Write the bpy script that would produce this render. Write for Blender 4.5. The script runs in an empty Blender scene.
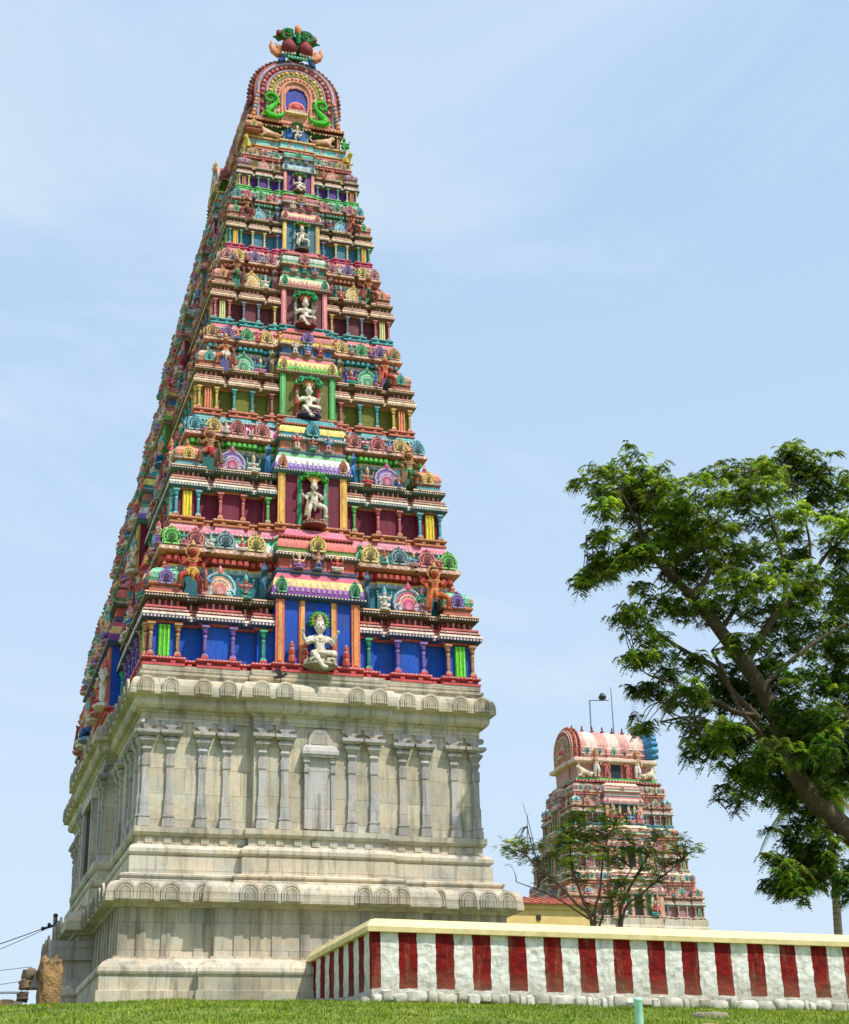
import bpy, bmesh, math, random
from mathutils import Matrix, Vector
from math import sin, cos, pi, radians
random.seed(11)
S = bpy.context.scene
COL = S.collection
# ------------------------------------------------------------------ helpers
def lin(c):
    o = []
    for v in c[:3]:
        v = v / 255.0
        o.append(v / 12.92 if v <= 0.04045 else ((v + 0.055) / 1.055) ** 2.4)
    return (o[0], o[1], o[2], 1.0)
def mixc(a, b, t): return tuple(a[i] * (1 - t) + b[i] * t for i in range(3))
def dk(c, f=.6): return tuple(v * f for v in c)
WHITE = (238, 232, 220)
def T(x=0, y=0, z=0): return Matrix.Translation((x, y, z))
def RZ(a): return Matrix.Rotation(a, 4, 'Z')
def RX(a): return Matrix.Rotation(a, 4, 'X')
def RY(a): return Matrix.Rotation(a, 4, 'Y')
def SC(x, y=None, z=None):
    if y is None: y = z = x
    return Matrix.Diagonal((x, y, z, 1))

class MB:
    """collects faces with one colour each"""
    def __init__(s): s.v = []; s.f = []; s.c = []; s.sm = []
    def add(s, vs, fs, col, M=None, smooth=False):
        n = len(s.v)
        if M is not None:
            vs = [M @ Vector(p) for p in vs]
        s.v += [tuple(p) for p in vs]
        flip = M is not None and M.determinant() < 0
        for i, f in enumerate(fs):
            f = tuple(n + k for k in f)
            s.f.append(f[::-1] if flip else f)
            s.c.append(col[i] if isinstance(col, list) else col)
            s.sm.append(smooth)
    def box(s, x0, x1, y0, y1, z0, z1, col, M=None):
        v = [(x0, y0, z0), (x1, y0, z0), (x1, y1, z0), (x0, y1, z0), (x0, y0, z1), (x1, y0, z1), (x1, y1, z1), (x0, y1, z1)]
        s.add(v, [(0, 3, 2, 1), (4, 5, 6, 7), (0, 1, 5, 4), (1, 2, 6, 5), (2, 3, 7, 6), (3, 0, 4, 7)], col, M)
    def lathe(s, prof, n, col, M=None, smooth=True, rot=0.0, sx=1, sy=1):
        vs = []; fs = []; cs = []
        for (r, z) in prof:
            for k in range(n):
                a = rot + 2 * pi * k / n
                vs.append((r * cos(a) * sx, r * sin(a) * sy, z))
        m = len(prof)
        for j in range(m - 1):
            for k in range(n):
                fs.append((j * n + k, j * n + (k + 1) % n, (j + 1) * n + (k + 1) % n, (j + 1) * n + k))
                cs.append(col[j] if isinstance(col, list) else col)
        fs.append(tuple(range(n))[::-1]); cs.append(cs[0])
        fs.append(tuple((m - 1) * n + k for k in range(n))); cs.append(cs[-2])
        s.add(vs, fs, cs, M, smooth)
    def ball(s, c, r, col, n=8, M=None, sx=1, sy=1, sz=1):
        prof = []
        m = max(3, n // 2)
        for j in range(m + 1):
            a = -pi / 2 + pi * j / m
            prof.append((max(1e-3, r * cos(a)), r * sin(a)))
        MM = T(*c) @ SC(sx, sy, sz)
        s.lathe(prof, n, col, (M @ MM) if M is not None else MM)
    def prism(s, out, d0, d1, col, M=None, side=None, taper=1.0):
        """outline in (x,z), from y=d0 (back) to y=d1 (front, nearer -y)"""
        n = len(out)
        vs = [(x, d0, z) for x, z in out] + [(x * taper, d1, z * taper) for x, z in out]
        fs = [tuple(range(n, 2 * n)), tuple(range(n))[::-1]]
        cs = [col, col]
        for k in range(n):
            fs.append((k, (k + 1) % n, n + (k + 1) % n, n + k)); cs.append(side or col)
        # outline is expected counter-clockwise seen from -y
        s.add(vs, fs, cs, M)
    def tube(s, pts, rad, col, n=6, M=None):
        pts = [Vector(p) for p in pts]
        vs = []; m = len(pts)
        up = Vector((0.13, 0.31, 0.94)).normalized()
        for i, p in enumerate(pts):
            d = (pts[min(i + 1, m - 1)] - pts[max(i - 1, 0)])
            if d.length < 1e-9: d = Vector((0, 0, 1))
            d.normalize()
            a = d.cross(up)
            if a.length < .05: a = d.cross(Vector((1, 0, 0)))
            a.normalize(); b = d.cross(a)
            r = rad[i] if isinstance(rad, (list, tuple)) else rad
            for k in range(n):
                t = 2 * pi * k / n
                vs.append(tuple(p + a * (r * cos(t)) + b * (r * sin(t))))
        fs = []; cs = []
        for i in range(m - 1):
            for k in range(n):
                fs.append((i * n + k, i * n + (k + 1) % n, (i + 1) * n + (k + 1) % n, (i + 1) * n + k))
                cs.append(col[i] if isinstance(col, list) else col)
        fs.append(tuple(range(n))[::-1]); fs.append(tuple((m - 1) * n + k for k in range(n)))
        cs += [cs[0], cs[-1]]
        s.add(vs, fs, cs, M, True)
    def merge(s, o, M=None):
        n = len(s.v)
        s.v += [tuple(M @ Vector(p)) for p in o.v] if M is not None else list(o.v)
        flip = M is not None and M.determinant() < 0
        for f, c, q in zip(o.f, o.c, o.sm):
            f = tuple(n + k for k in f)
            s.f.append(f[::-1] if flip else f); s.c.append(c); s.sm.append(q)
    def mesh(s, name, mat):
        me = bpy.data.meshes.new(name)
        me.from_pydata(s.v, [], s.f)
        ca = me.color_attributes.new('Col', 'FLOAT_COLOR', 'CORNER')
        buf = []
        cache = {}
        for f, c in zip(s.f, s.c):
            l = cache.get(c)
            if l is None: l = cache[c] = lin(c)
            buf.extend(l * len(f))
        ca.data.foreach_set('color', buf)
        me.polygons.foreach_set('use_smooth', s.sm)
        if any(s.sm):
            try: me.set_sharp_from_angle(angle=radians(42))
            except Exception: pass
        me.materials.append(mat)
        me.update()
        return me
    def build(s, name, mat, parent=None, M=None):
        return link(name, s.mesh(name, mat), parent, M)

def link(name, me, parent=None, M=None):
    o = bpy.data.objects.new(name, me)
    COL.objects.link(o)
    if parent is not None: o.parent = parent
    if M is not None: o.matrix_local = M
    return o
def empty(name, loc=(0, 0, 0), rz=0, M=None):
    o = bpy.data.objects.new(name, None); COL.objects.link(o)
    o.empty_display_size = .3
    if M is not None: o.matrix_world = M
    else:
        o.location = loc; o.rotation_euler = (0, 0, rz)
    return o
def tag(o, label=None, cat=None, group=None, kind=None):
    if label: o['label'] = label
    if cat: o['category'] = cat
    if group: o['group'] = group
    if kind: o['kind'] = kind
    return o
# ------------------------------------------------------------------ materials
def mat(name):
    m = bpy.data.materials.new(name); m.use_nodes = True
    nt = m.node_tree; b = nt.nodes['Principled BSDF']
    return m, nt, nt.nodes, nt.links, b
def ramp(N, stops):
    r = N.new('ShaderNodeValToRGB')
    e = r.color_ramp.elements
    while len(e) > 1: e.remove(e[-1])
    e[0].position = stops[0][0]; e[0].color = stops[0][1]
    for p, c in stops[1:]:
        x = e.new(p); x.color = c
    return r
def g(v): return (v, v, v, 1)
def noise(N, L, scale, detail=5, rough=.55, vec=None, dist=0):
    n = N.new('ShaderNodeTexNoise'); n.inputs['Scale'].default_value = scale
    n.inputs['Detail'].default_value = detail; n.inputs['Roughness'].default_value = rough
    n.inputs['Distortion'].default_value = dist
    if vec is not None: L.new(vec, n.inputs['Vector'])
    return n
def mulc(N, L, a, b, fac=1.0, mode='MULTIPLY'):
    m = N.new('ShaderNodeMix'); m.data_type = 'RGBA'; m.blend_type = mode
    if hasattr(fac, 'is_linked'): L.new(fac, m.inputs[0])
    else: m.inputs[0].default_value = fac
    L.new(a, m.inputs[6])
    if hasattr(b, 'is_linked'): L.new(b, m.inputs[7])
    else: m.inputs[7].default_value = b
    return m.outputs[2]
def wpos(N, L, scale=(1, 1, 1)):
    gm = N.new('ShaderNodeNewGeometry'); mp = N.new('ShaderNodeMapping')
    mp.inputs['Scale'].default_value = scale
    L.new(gm.outputs['Position'], mp.inputs['Vector'])
    return mp.outputs['Vector']
def bump(N, L, b, h, strength=.3, dist=.02):
    bp = N.new('ShaderNodeBump'); bp.inputs['Strength'].default_value = strength
    bp.inputs['Distance'].default_value = dist
    L.new(h, bp.inputs['Height']); L.new(bp.outputs['Normal'], b.inputs['Normal'])

def paint_material(name, rough=.62, dirt=.8, fade=0.0):
    m, nt, N, L, b = mat(name)
    at = N.new('ShaderNodeAttribute'); at.attribute_name = 'Col'
    p = wpos(N, L); ps = wpos(N, L, (3.5, 3.5, .5))
    n1 = noise(N, L, 1.1, 6, .65, p)
    r1 = ramp(N, [(.3, g(.72)), (.62, g(1.05))]); L.new(n1.outputs['Fac'], r1.inputs[0])
    c = mulc(N, L, at.outputs['Color'], r1.outputs[0], dirt)
    n2 = noise(N, L, 2.0, 6, .7, ps)
    r2 = ramp(N, [(.46, g(0)), (.74, g(.62))]); L.new(n2.outputs['Fac'], r2.inputs[0])
    c = mulc(N, L, c, (.085, .07, .055, 1), r2.outputs[0], 'MIX')
    n3 = noise(N, L, 9, 5, .7, p)
    r3 = ramp(N, [(.33, g(.66)), (.6, g(1.1))]); L.new(n3.outputs['Fac'], r3.inputs[0])
    c = mulc(N, L, c, r3.outputs[0], .8)
    L.new(c, b.inputs['Base Color'])
    b.inputs['Roughness'].default_value = rough
    b.inputs['Specular IOR Level'].default_value = .3
    n4 = noise(N, L, 26, 4, .6, p)
    bump(N, L, b, n4.outputs['Fac'], .35, .02)
    return m
PAINT = paint_material('painted_plaster')
STATUE = paint_material('painted_statue', .72, .7)

def stone_material(name, base, dark, light, bw=1.5, bh=.62, joints=True, tone=1.0):
    m, nt, N, L, b = mat(name)
    at = N.new('ShaderNodeAttribute'); at.attribute_name = 'Col'
    p = wpos(N, L)
    # choose wall-plane coordinates: u = x + y, v = z
    sx = N.new('ShaderNodeSeparateXYZ'); L.new(p, sx.inputs[0])
    ad = N.new('ShaderNodeMath'); ad.operation = 'ADD'; L.new(sx.outputs[0], ad.inputs[0]); L.new(sx.outputs[1], ad.inputs[1])
    cb = N.new('ShaderNodeCombineXYZ'); L.new(ad.outputs[0], cb.inputs[0]); L.new(sx.outputs[2], cb.inputs[1])
    br = N.new('ShaderNodeTexBrick'); L.new(cb.outputs[0], br.inputs['Vector'])
    br.offset = .37; br.squash = 1.35; br.squash_frequency = 3
    br.inputs['Scale'].default_value = 1
    br.inputs['Brick Width'].default_value = bw; br.inputs['Row Height'].default_value = bh
    br.inputs['Mortar Size'].default_value = .006; br.inputs['Mortar Smooth'].default_value = .3
    br.inputs['Color1'].default_value = lin(base); br.inputs['Color2'].default_value = lin(light)
    br.inputs['Mortar'].default_value = lin(dk(base, .52))
    br.inputs['Bias'].default_value = -.1
    n1 = noise(N, L, .55, 7, .62, p, .4)
    r1 = ramp(N, [(.34, g(.66)), (.5, g(.95)), (.68, g(1.1))]); L.new(n1.outputs['Fac'], r1.inputs[0])
    c = mulc(N, L, br.outputs['Color'], r1.outputs[0], .9)
    # warm / cool patches
    n5 = noise(N, L, .8, 3, .5, wpos(N, L, (1, 1, 1.7)))
    r5 = ramp(N, [(.38, (.92, .95, 1.0, 1)), (.6, (1.06, .98, .90, 1))]); L.new(n5.outputs['Fac'], r5.inputs[0])
    c = mulc(N, L, c, r5.outputs[0], .8)
    # vertical streaks of damp
    ps = wpos(N, L, (2.6, 2.6, .25))
    n2 = noise(N, L, 1.4, 7, .7, ps)
    r2 = ramp(N, [(.49, g(0)), (.70, g(.66))]); L.new(n2.outputs['Fac'], r2.inputs[0])
    c = mulc(N, L, c, lin(dark), r2.outputs[0], 'MIX')
    n3 = noise(N, L, 14, 6, .72, p)
    r3 = ramp(N, [(.3, g(.78)), (.62, g(1.08))]); L.new(n3.outputs['Fac'], r3.inputs[0])
    c = mulc(N, L, c, r3.outputs[0], .85)
    c = mulc(N, L, c, at.outputs['Color'], 1.0)
    L.new(c, b.inputs['Base Color']); b.inputs['Roughness'].default_value = .8
    b.inputs['Specular IOR Level'].default_value = .25
    mx = N.new('ShaderNodeMath'); mx.operation = 'SUBTRACT'
    n4 = noise(N, L, 30, 5, .7, p)
    L.new(n4.outputs['Fac'], mx.inputs[0]); L.new(br.outputs['Fac'], mx.inputs[1])
    bump(N, L, b, mx.outputs[0], .35, .02)
    return m
STONE = stone_material('granite_blocks', (186, 177, 158), (84, 76, 64), (212, 202, 182), 1.9, .86)
STONE_PLAIN = stone_material('granite_carved', (190, 182, 174), (96, 88, 82), (210, 201, 193), 2.7, 1.3)
W1 = (255, 255, 255)

def simple(name, c, rough=.6, nscale=6, lo=.75, hi=1.1, metal=0, bstr=.2, bdist=.01, attr=False):
    m, nt, N, L, b = mat(name)
    p = wpos(N, L)
    n1 = noise(N, L, nscale, 6, .65, p)
    r1 = ramp(N, [(.3, g(lo)), (.65, g(hi))]); L.new(n1.outputs['Fac'], r1.inputs[0])
    if attr:
        at = N.new('ShaderNodeAttribute'); at.attribute_name = 'Col'; src = at.outputs['Color']
    else:
        rgb = N.new('ShaderNodeRGB'); rgb.outputs[0].default_value = lin(c); src = rgb.outputs[0]
    cc = mulc(N, L, src, r1.outputs[0], 1)
    L.new(cc, b.inputs['Base Color']); b.inputs['Roughness'].default_value = rough
    b.inputs['Metallic'].default_value = metal
    if bstr:
        n2 = noise(N, L, nscale * 4, 5, .6, p); bump(N, L, b, n2.outputs['Fac'], bstr, bdist)
    return m

# ------------------------------------------------------------------ human / animal figures (one skinned surface each)
def skin_figure(J, E, cols, M=None, sub=1, fat=1.13):
    """J joint->(x,y,z,r); E bones; cols bone->colour"""
    names = list(J)
    me = bpy.data.meshes.new('tmp')
    me.from_pydata([J[n][:3] for n in names], [(names.index(a), names.index(b)) for a, b in E], [])
    o = bpy.data.objects.new('tmp', me); COL.objects.link(o)
    sk = o.modifiers.new('s', 'SKIN'); sk.use_smooth_shade = True
    ss = o.modifiers.new('u', 'SUBSURF'); ss.levels = sub; ss.render_levels = sub
    lay = me.skin_vertices[0] if me.skin_vertices else None
    for i, n in enumerate(names):
        r = J[n][3]; lay.data[i].radius = (r * fat, r * fat); lay.data[i].use_root = (i == 0)
    dg = bpy.context.evaluated_depsgraph_get()
    ev = o.evaluated_get(dg); m2 = ev.to_mesh()
    vs = [v.co.copy() for v in m2.vertices]; fs = [tuple(p.vertices) for p in m2.polygons]
    ev.to_mesh_clear(); bpy.data.objects.remove(o); bpy.data.meshes.remove(me)
    bones = [(Vector(J[a][:3]), Vector(J[b][:3]), cols.get((a, b), cols['*']), (J[a][3] + J[b][3]) / 2) for a, b in E]
    fc = []
    for f in fs:
        c = sum((vs[k] for k in f), Vector()) / len(f)
        best = None; bd = 1e9
        for a, b, col, r in bones:
            d = b - a; t = max(0, min(1, (c - a).dot(d) / max(1e-9, d.length_squared)))
            q = (c - a - d * t).length - r
            if q < bd: bd = q; best = col
        fc.append(best)
    mb = MB(); mb.add(vs, fs, fc, M, True)
    return mb
def head(mb, c, r, skin, M=None, hair=(30, 22, 20)):
    x, y, z = c
    mb.ball((x, y, z), r, skin, 12, M, .86, .95, 1.15)
    mb.ball((x, y - r * .93, z - r * .05), r * .2, skin, 6, M, .8, 1, 1.4)
    for s in (-1, 1):
        mb.ball((x + s * r * .36, y - r * .80, z + r * .18), r * .11, (250, 248, 240), 6, M, 1.3, .7, .8)
        mb.ball((x + s * r * .36, y - r * .90, z + r * .18), r * .075, (20, 18, 18), 5, M)
        mb.ball((x + s * r * .9, y, z), r * .24, skin, 6, M, .5, .8, 1.3)
        mb.box(x + s * r * .36 - r * .18, x + s * r * .36 + r * .18, y - r * .88, y - r * .8, z + r * .36, z + r * .42, (25, 20, 18), M)
    mb.ball((x, y - r * .82, z - r * .5), r * .12, (150, 70, 60), 6, M, 1.5, .7, .5)

def fig_seated(skin, cloth):
    J = dict(pelvis=(0, 0, .13, .105), waist=(0, 0, .26, .08), chest=(0, 0, .41, .115), neck=(0, -.01, .52, .045), hd=(0, -.02, .58, .04),
             shL=(-.155, 0, .46, .05), shR=(.155, 0, .46, .05), elL=(-.25, -.03, .33, .038), haL=(-.15, -.16, .36, .028), elR=(.25, -.03, .33, .038), haR=(.15, -.16, .40, .028),
             uL=(-.27, .03, .42, .036), uhL=(-.32, -.03, .53, .028), uR=(.27, .03, .42, .036), uhR=(.32, -.03, .53, .028),
             hipL=(-.09, -.03, .12, .085), knL=(-.17, -.22, .11, .065), anL=(.02, -.27, -.16, .038), ftL=(.06, -.36, -.19, .03),
             hipR=(.09, -.03, .12, .085), knR=(.27, -.17, .13, .065), anR=(.0, -.22, .13, .04), ftR=(-.09, -.24, .12, .03))
    E = [('pelvis', 'waist'), ('waist', 'chest'), ('chest', 'neck'), ('neck', 'hd'), ('chest', 'shL'), ('chest', 'shR'), ('shL', 'elL'), ('elL', 'haL'), ('shR', 'elR'), ('elR', 'haR'),
         ('shL', 'uL'), ('uL', 'uhL'), ('shR', 'uR'), ('uR', 'uhR'), ('pelvis', 'hipL'), ('hipL', 'knL'), ('knL', 'anL'), ('anL', 'ftL'), ('pelvis', 'hipR'), ('hipR', 'knR'), ('knR', 'anR'), ('anR', 'ftR')]
    C = {'*': skin}
    for e in (('pelvis', 'waist'), ('pelvis', 'hipL'), ('pelvis', 'hipR'), ('hipL', 'knL'), ('hipR', 'knR')): C[e] = cloth
    mb = skin_figure(J, E, C)
    head(mb, (0, -.03, .645), .105, skin)
    for s in (-1, 1):                                         # raised rear hands with fingers round an emblem
        for k in range(4):
            mb.tube([(s * .32 + (k - 1.5) * .014, -.05, .545), (s * .32 + (k - 1.5) * .017, -.075, .58), (s * .32 + (k - 1.5) * .012, -.10, .585)], .008, skin, 5)
        mb.tube([(s * .305, -.04, .535), (s * .282, -.07, .56)], .009, skin, 5)
    return mb, (0, -.03, .74)
def fig_guardian(skin, cloth):
    J = dict(pelvis=(0, 0, .50, .085), waist=(0, 0, .60, .07), chest=(0, 0, .73, .10), neck=(0, -.01, .83, .04), hd=(0, -.02, .87, .035),
             shL=(-.14, 0, .77, .045), shR=(.14, 0, .77, .045), elL=(-.22, -.08, .62, .034), haL=(-.20, -.18, .52, .026), elR=(.20, -.08, .60, .034), haR=(.12, -.18, .66, .026),
             uL=(-.24, .03, .66, .032), uhL=(-.33, -.04, .76, .025), uR=(.24, .03, .66, .032), uhR=(.32, -.04, .80, .025),
             hipL=(-.08, -.02, .47, .078), knL=(-.16, -.10, .26, .055), anL=(-.14, -.04, .05, .035), ftL=(-.17, -.15, .02, .03),
             hipR=(.08, -.02, .47, .078), knR=(.27, -.15, .36, .055), anR=(.27, -.10, .13, .035), ftR=(.31, -.21, .09, .03))
    E = [('pelvis', 'waist'), ('waist', 'chest'), ('chest', 'neck'), ('neck', 'hd'), ('chest', 'shL'), ('chest', 'shR'), ('shL', 'elL'), ('elL', 'haL'), ('shR', 'elR'), ('elR', 'haR'),
         ('shL', 'uL'), ('uL', 'uhL'), ('shR', 'uR'), ('uR', 'uhR'), ('pelvis', 'hipL'), ('hipL', 'knL'), ('knL', 'anL'), ('anL', 'ftL'), ('pelvis', 'hipR'), ('hipR', 'knR'), ('knR', 'anR'), ('anR', 'ftR')]
    C = {'*': skin}
    for e in (('pelvis', 'waist'), ('pelvis', 'hipL'), ('pelvis', 'hipR')): C[e] = cloth
    mb = skin_figure(J, E, C)
    head(mb, (0, -.04, .925), .095, skin)
    mb.tube([(0, -.10, .50), (0, -.13, .40), (0, -.10, .26)], [.05, .045, .02], cloth, 6)
    mb.tube([(-.20, -.21, .56), (-.24, -.22, .30), (-.26, -.22, .06)], [.02, .035, .06], mixc(skin, (120, 80, 40), .5), 7)
    for s in (-1, 1):
        for k in range(4):
            mb.tube([(s * .325 + (k - 1.5) * .014, -.06, .78 + (.03 if s > 0 else 0)), (s * .33 + (k - 1.5) * .018, -.08, .825 + (.03 if s > 0 else 0))], .009, skin, 5)
    return mb, (0, -.03, 1.02)
def fig_standing(skin, cloth):
    J = dict(pelvis=(0, 0, .50, .08), waist=(.01, 0, .60, .062), chest=(0, 0, .73, .09), neck=(0, -.01, .83, .035), hd=(0, -.02, .87, .03),
             shL=(-.13, 0, .77, .04), shR=(.13, 0, .77, .04), elL=(-.20, -.03, .64, .03), haL=(-.12, -.14, .70, .024), elR=(.20, -.02, .62, .03), haR=(.18, -.06, .48, .024),
             hipL=(-.06, -.01, .47, .075), knL=(-.07, -.03, .26, .055), anL=(-.07, 0, .05, .036), ftL=(-.08, -.09, .02, .028),
             hipR=(.06, -.01, .47, .075), knR=(.09, -.05, .26, .055), anR=(.07, 0, .05, .036), ftR=(.10, -.09, .02, .028))
    E = [('pelvis', 'waist'), ('waist', 'chest'), ('chest', 'neck'), ('neck', 'hd'), ('chest', 'shL'), ('chest', 'shR'), ('shL', 'elL'), ('elL', 'haL'), ('shR', 'elR'), ('elR', 'haR'),
         ('pelvis', 'hipL'), ('hipL', 'knL'), ('knL', 'anL'), ('anL', 'ftL'), ('pelvis', 'hipR'), ('hipR', 'knR'), ('knR', 'anR'), ('anR', 'ftR')]
    C = {'*': skin}
    for e in (('pelvis', 'waist'), ('pelvis', 'hipL'), ('pelvis', 'hipR'), ('hipL', 'knL'), ('hipR', 'knR'), ('knL', 'anL'), ('knR', 'anR')): C[e] = cloth
    mb = skin_figure(J, E, C)
    head(mb, (0, -.03, .925), .085, skin)
    return mb, (0, -.03, 1.0)
def fig_dancing(skin, cloth):
    J = dict(pelvis=(0, 0, .48, .08), waist=(.02, 0, .58, .062), chest=(0, 0, .71, .09), neck=(0, -.01, .81, .035), hd=(0, -.02, .85, .03),
             shL=(-.13, 0, .75, .04), shR=(.13, 0, .75, .04), elL=(-.27, -.02, .70, .03), haL=(-.36, -.06, .82, .024), elR=(.27, -.02, .68, .03), haR=(.36, -.06, .80, .024),
             dL=(-.25, -.05, .60, .028), dhL=(-.34, -.1, .52, .022), dR=(.24, -.05, .6, .028), dhR=(.1, -.16, .62, .022),
             hipL=(-.07, -.01, .45, .075), knL=(-.13, -.08, .26, .055), anL=(-.05, 0, .05, .036), ftL=(-.10, -.09, .02, .028),
             hipR=(.07, -.01, .45, .075), knR=(.26, -.10, .44, .055), anR=(.10, -.14, .30, .036), ftR=(.02, -.16, .27, .028))
    E = [('pelvis', 'waist'), ('waist', 'chest'), ('chest', 'neck'), ('neck', 'hd'), ('chest', 'shL'), ('chest', 'shR'), ('shL', 'elL'), ('elL', 'haL'), ('shR', 'elR'), ('elR', 'haR'),
         ('shL', 'dL'), ('dL', 'dhL'), ('shR', 'dR'), ('dR', 'dhR'), ('pelvis', 'hipL'), ('hipL', 'knL'), ('knL', 'anL'), ('anL', 'ftL'), ('pelvis', 'hipR'), ('hipR', 'knR'), ('knR', 'anR'), ('anR', 'ftR')]
    C = {'*': skin}
    for e in (('pelvis', 'waist'), ('pelvis', 'hipL'), ('pelvis', 'hipR'), ('hipL', 'knL'), ('hipR', 'knR')): C[e] = cloth
    mb = skin_figure(J, E, C)
    head(mb, (0, -.03, .905), .085, skin)
    return mb, (0, -.03, .98)
def fig_lion(col):
    J = dict(hip=(.42, 0, .24, .13), mid=(.15, 0, .25, .12), ch=(-.15, 0, .30, .15), nk=(-.30, 0, .45, .12), hd=(-.40, -.02, .56, .12), mz=(-.54, -.03, .52, .07),
             f1=(-.22, -.12, .18, .06), f2=(-.30, -.13, .04, .05), f3=(-.48, -.13, .04, .045), g1=(-.22, .12, .18, .06), g2=(-.30, .13, .04, .05), g3=(-.48, .13, .04, .045),
             h1=(.40, -.14, .16, .09), h2=(.22, -.17, .10, .06), h3=(.42, -.17, .04, .045), h4=(.28, -.18, .03, .04), k1=(.40, .14, .16, .09), k2=(.22, .17, .10, .06), k3=(.42, .17, .04, .045), k4=(.28, .18, .03, .04),
             t1=(.58, 0, .25, .035), t2=(.68, 0, .42, .03), t3=(.60, 0, .55, .045))
    E = [('hip', 'mid'), ('mid', 'ch'), ('ch', 'nk'), ('nk', 'hd'), ('hd', 'mz'), ('ch', 'f1'), ('f1', 'f2'), ('f2', 'f3'), ('ch', 'g1'), ('g1', 'g2'), ('g2', 'g3'),
         ('hip', 'h1'), ('h1', 'h2'), ('h2', 'h3'), ('h3', 'h4'), ('hip', 'k1'), ('k1', 'k2'), ('k2', 'k3'), ('k3', 'k4'), ('hip', 't1'), ('t1', 't2'), ('t2', 't3')]
    mb = skin_figure(J, E, {'*': col})
    for s in (-1, 1):
        mb.ball((-.36, s * .09, .68), .045, col, 6)
        mb.ball((-.50, s * .06 - .02, .60), .02, (20, 20, 20), 5)
    return mb

FIG = {}
def fig_mesh(kind, skin, cloth):
    k = (kind, skin, cloth)
    if k not in FIG:
        mb, top = {'seated': fig_seated, 'guardian': fig_guardian, 'standing': fig_standing, 'dancing': fig_dancing}[kind](skin, cloth)
        FIG[k] = (mb.mesh('body', STATUE), top)
    return FIG[k]
CACHE = {}; CMB = {}; REST = {}
def cached(key, fn, name, m=None):
    if key not in CACHE:
        CMB[key] = fn(); CACHE[key] = CMB[key].mesh(name, m or PAINT)
    return CACHE[key]

def crown_mb(col, gold, tall=.2, r=.08):
    mb = MB()
    mb.lathe([(r * 1.05, -.05), (r * 1.15, 0), (r * 1.0, .03), (r * .95, tall * .35), (r * 1.02, tall * .4), (r * .7, tall * .5), (r * .62, tall * .75), (r * .68, tall * .78), (r * .3, tall * .9), (r * .2, tall), (.004, tall * 1.15)],
             10, [gold, gold, col, gold, col, gold, col, gold, gold, gold])
    return mb
def ornaments_mb(kind, gold):
    """necklace, belt, arm rings"""
    mb = MB()
    z0 = .28 if kind == 'seated' else .6
    cz = .41 if kind == 'seated' else .73
    for r, dz in ((.10, .09), (.115, .05)):
        pts = [(r * cos(a), -.095 + .04 * abs(cos(a)), cz + dz + r * .75 * sin(a)) for a in [pi + pi * k / 8 for k in range(9)]]
        mb.tube(pts, .010, gold, 5)
    mb.lathe([(.088, -.02), (.096, 0), (.088, .02)], 12, gold, T(0, 0, z0 - (.07 if kind == 'seated' else .05)) @ SC(1.15, 1.1, 1))
    return mb
def halo_mb(col, c2, r=.145):
    mb = MB()
    out = []
    n = 26
    for k in range(n * 2):
        a = 2 * pi * k / (n * 2)
        rr = r * (1.0 if k % 2 else 1.12)
        out.append((rr * cos(a), rr * sin(a)))
    mb.prism(out, .02, -.015, col)
    mb.prism([(r * .75 * cos(2 * pi * k / 24), r * .75 * sin(2 * pi * k / 24)) for k in range(24)], -.015, -.028, c2)
    return mb
def hood_mb(ray, leaf, r=.15):
    """fan of golden rays ending in a ring of green knobs"""
    mb = MB()
    for k in range(11):
        a = radians(-28 + 236 * k / 10)
        d = (cos(a), sin(a))
        mb.tube([(d[0] * .05, 0, d[1] * .05), (d[0] * r * .55, -.02, d[1] * r * .6), (d[0] * r * .9, -.03, d[1] * r * .95)], [.014, .022, .012], ray, 5)
        mb.ball((d[0] * r * 1.05, -.02, d[1] * r * 1.08), .034, leaf, 7)
        mb.ball((d[0] * r * .92, -.06, d[1] * r * .95), .03, mixc(leaf, WHITE, .35), 6)
    for k in range(12):
        a = radians(-20 + 220 * k / 11)
        mb.ball((cos(a) * r * 1.22, .0, sin(a) * r * 1.22), .03, dk(leaf, .75), 6)
    return mb
def treefan_mb(stem, leaf):
    rnd = random.Random(5)
    mb = MB()
    for k in range(9):
        a = radians(25 + 130 * k / 8)
        mb.tube([(0, 0, -.12), (cos(a) * .12, -.02, sin(a) * .12), (cos(a) * .2, -.02, sin(a) * .17)], [.02, .022, .014], stem, 5)
    for k in range(80):
        a = radians(rnd.uniform(-6, 186)); q = rnd.uniform(.62, 1)
        mb.ball((cos(a) * .33 * q, rnd.uniform(-.09, .04), .04 + sin(a) * .20 * q), rnd.uniform(.028, .05), mixc(leaf, (10, 60, 20) if rnd.random() < .5 else (130, 220, 120), rnd.uniform(0, .5)), 6)
    return mb
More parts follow.
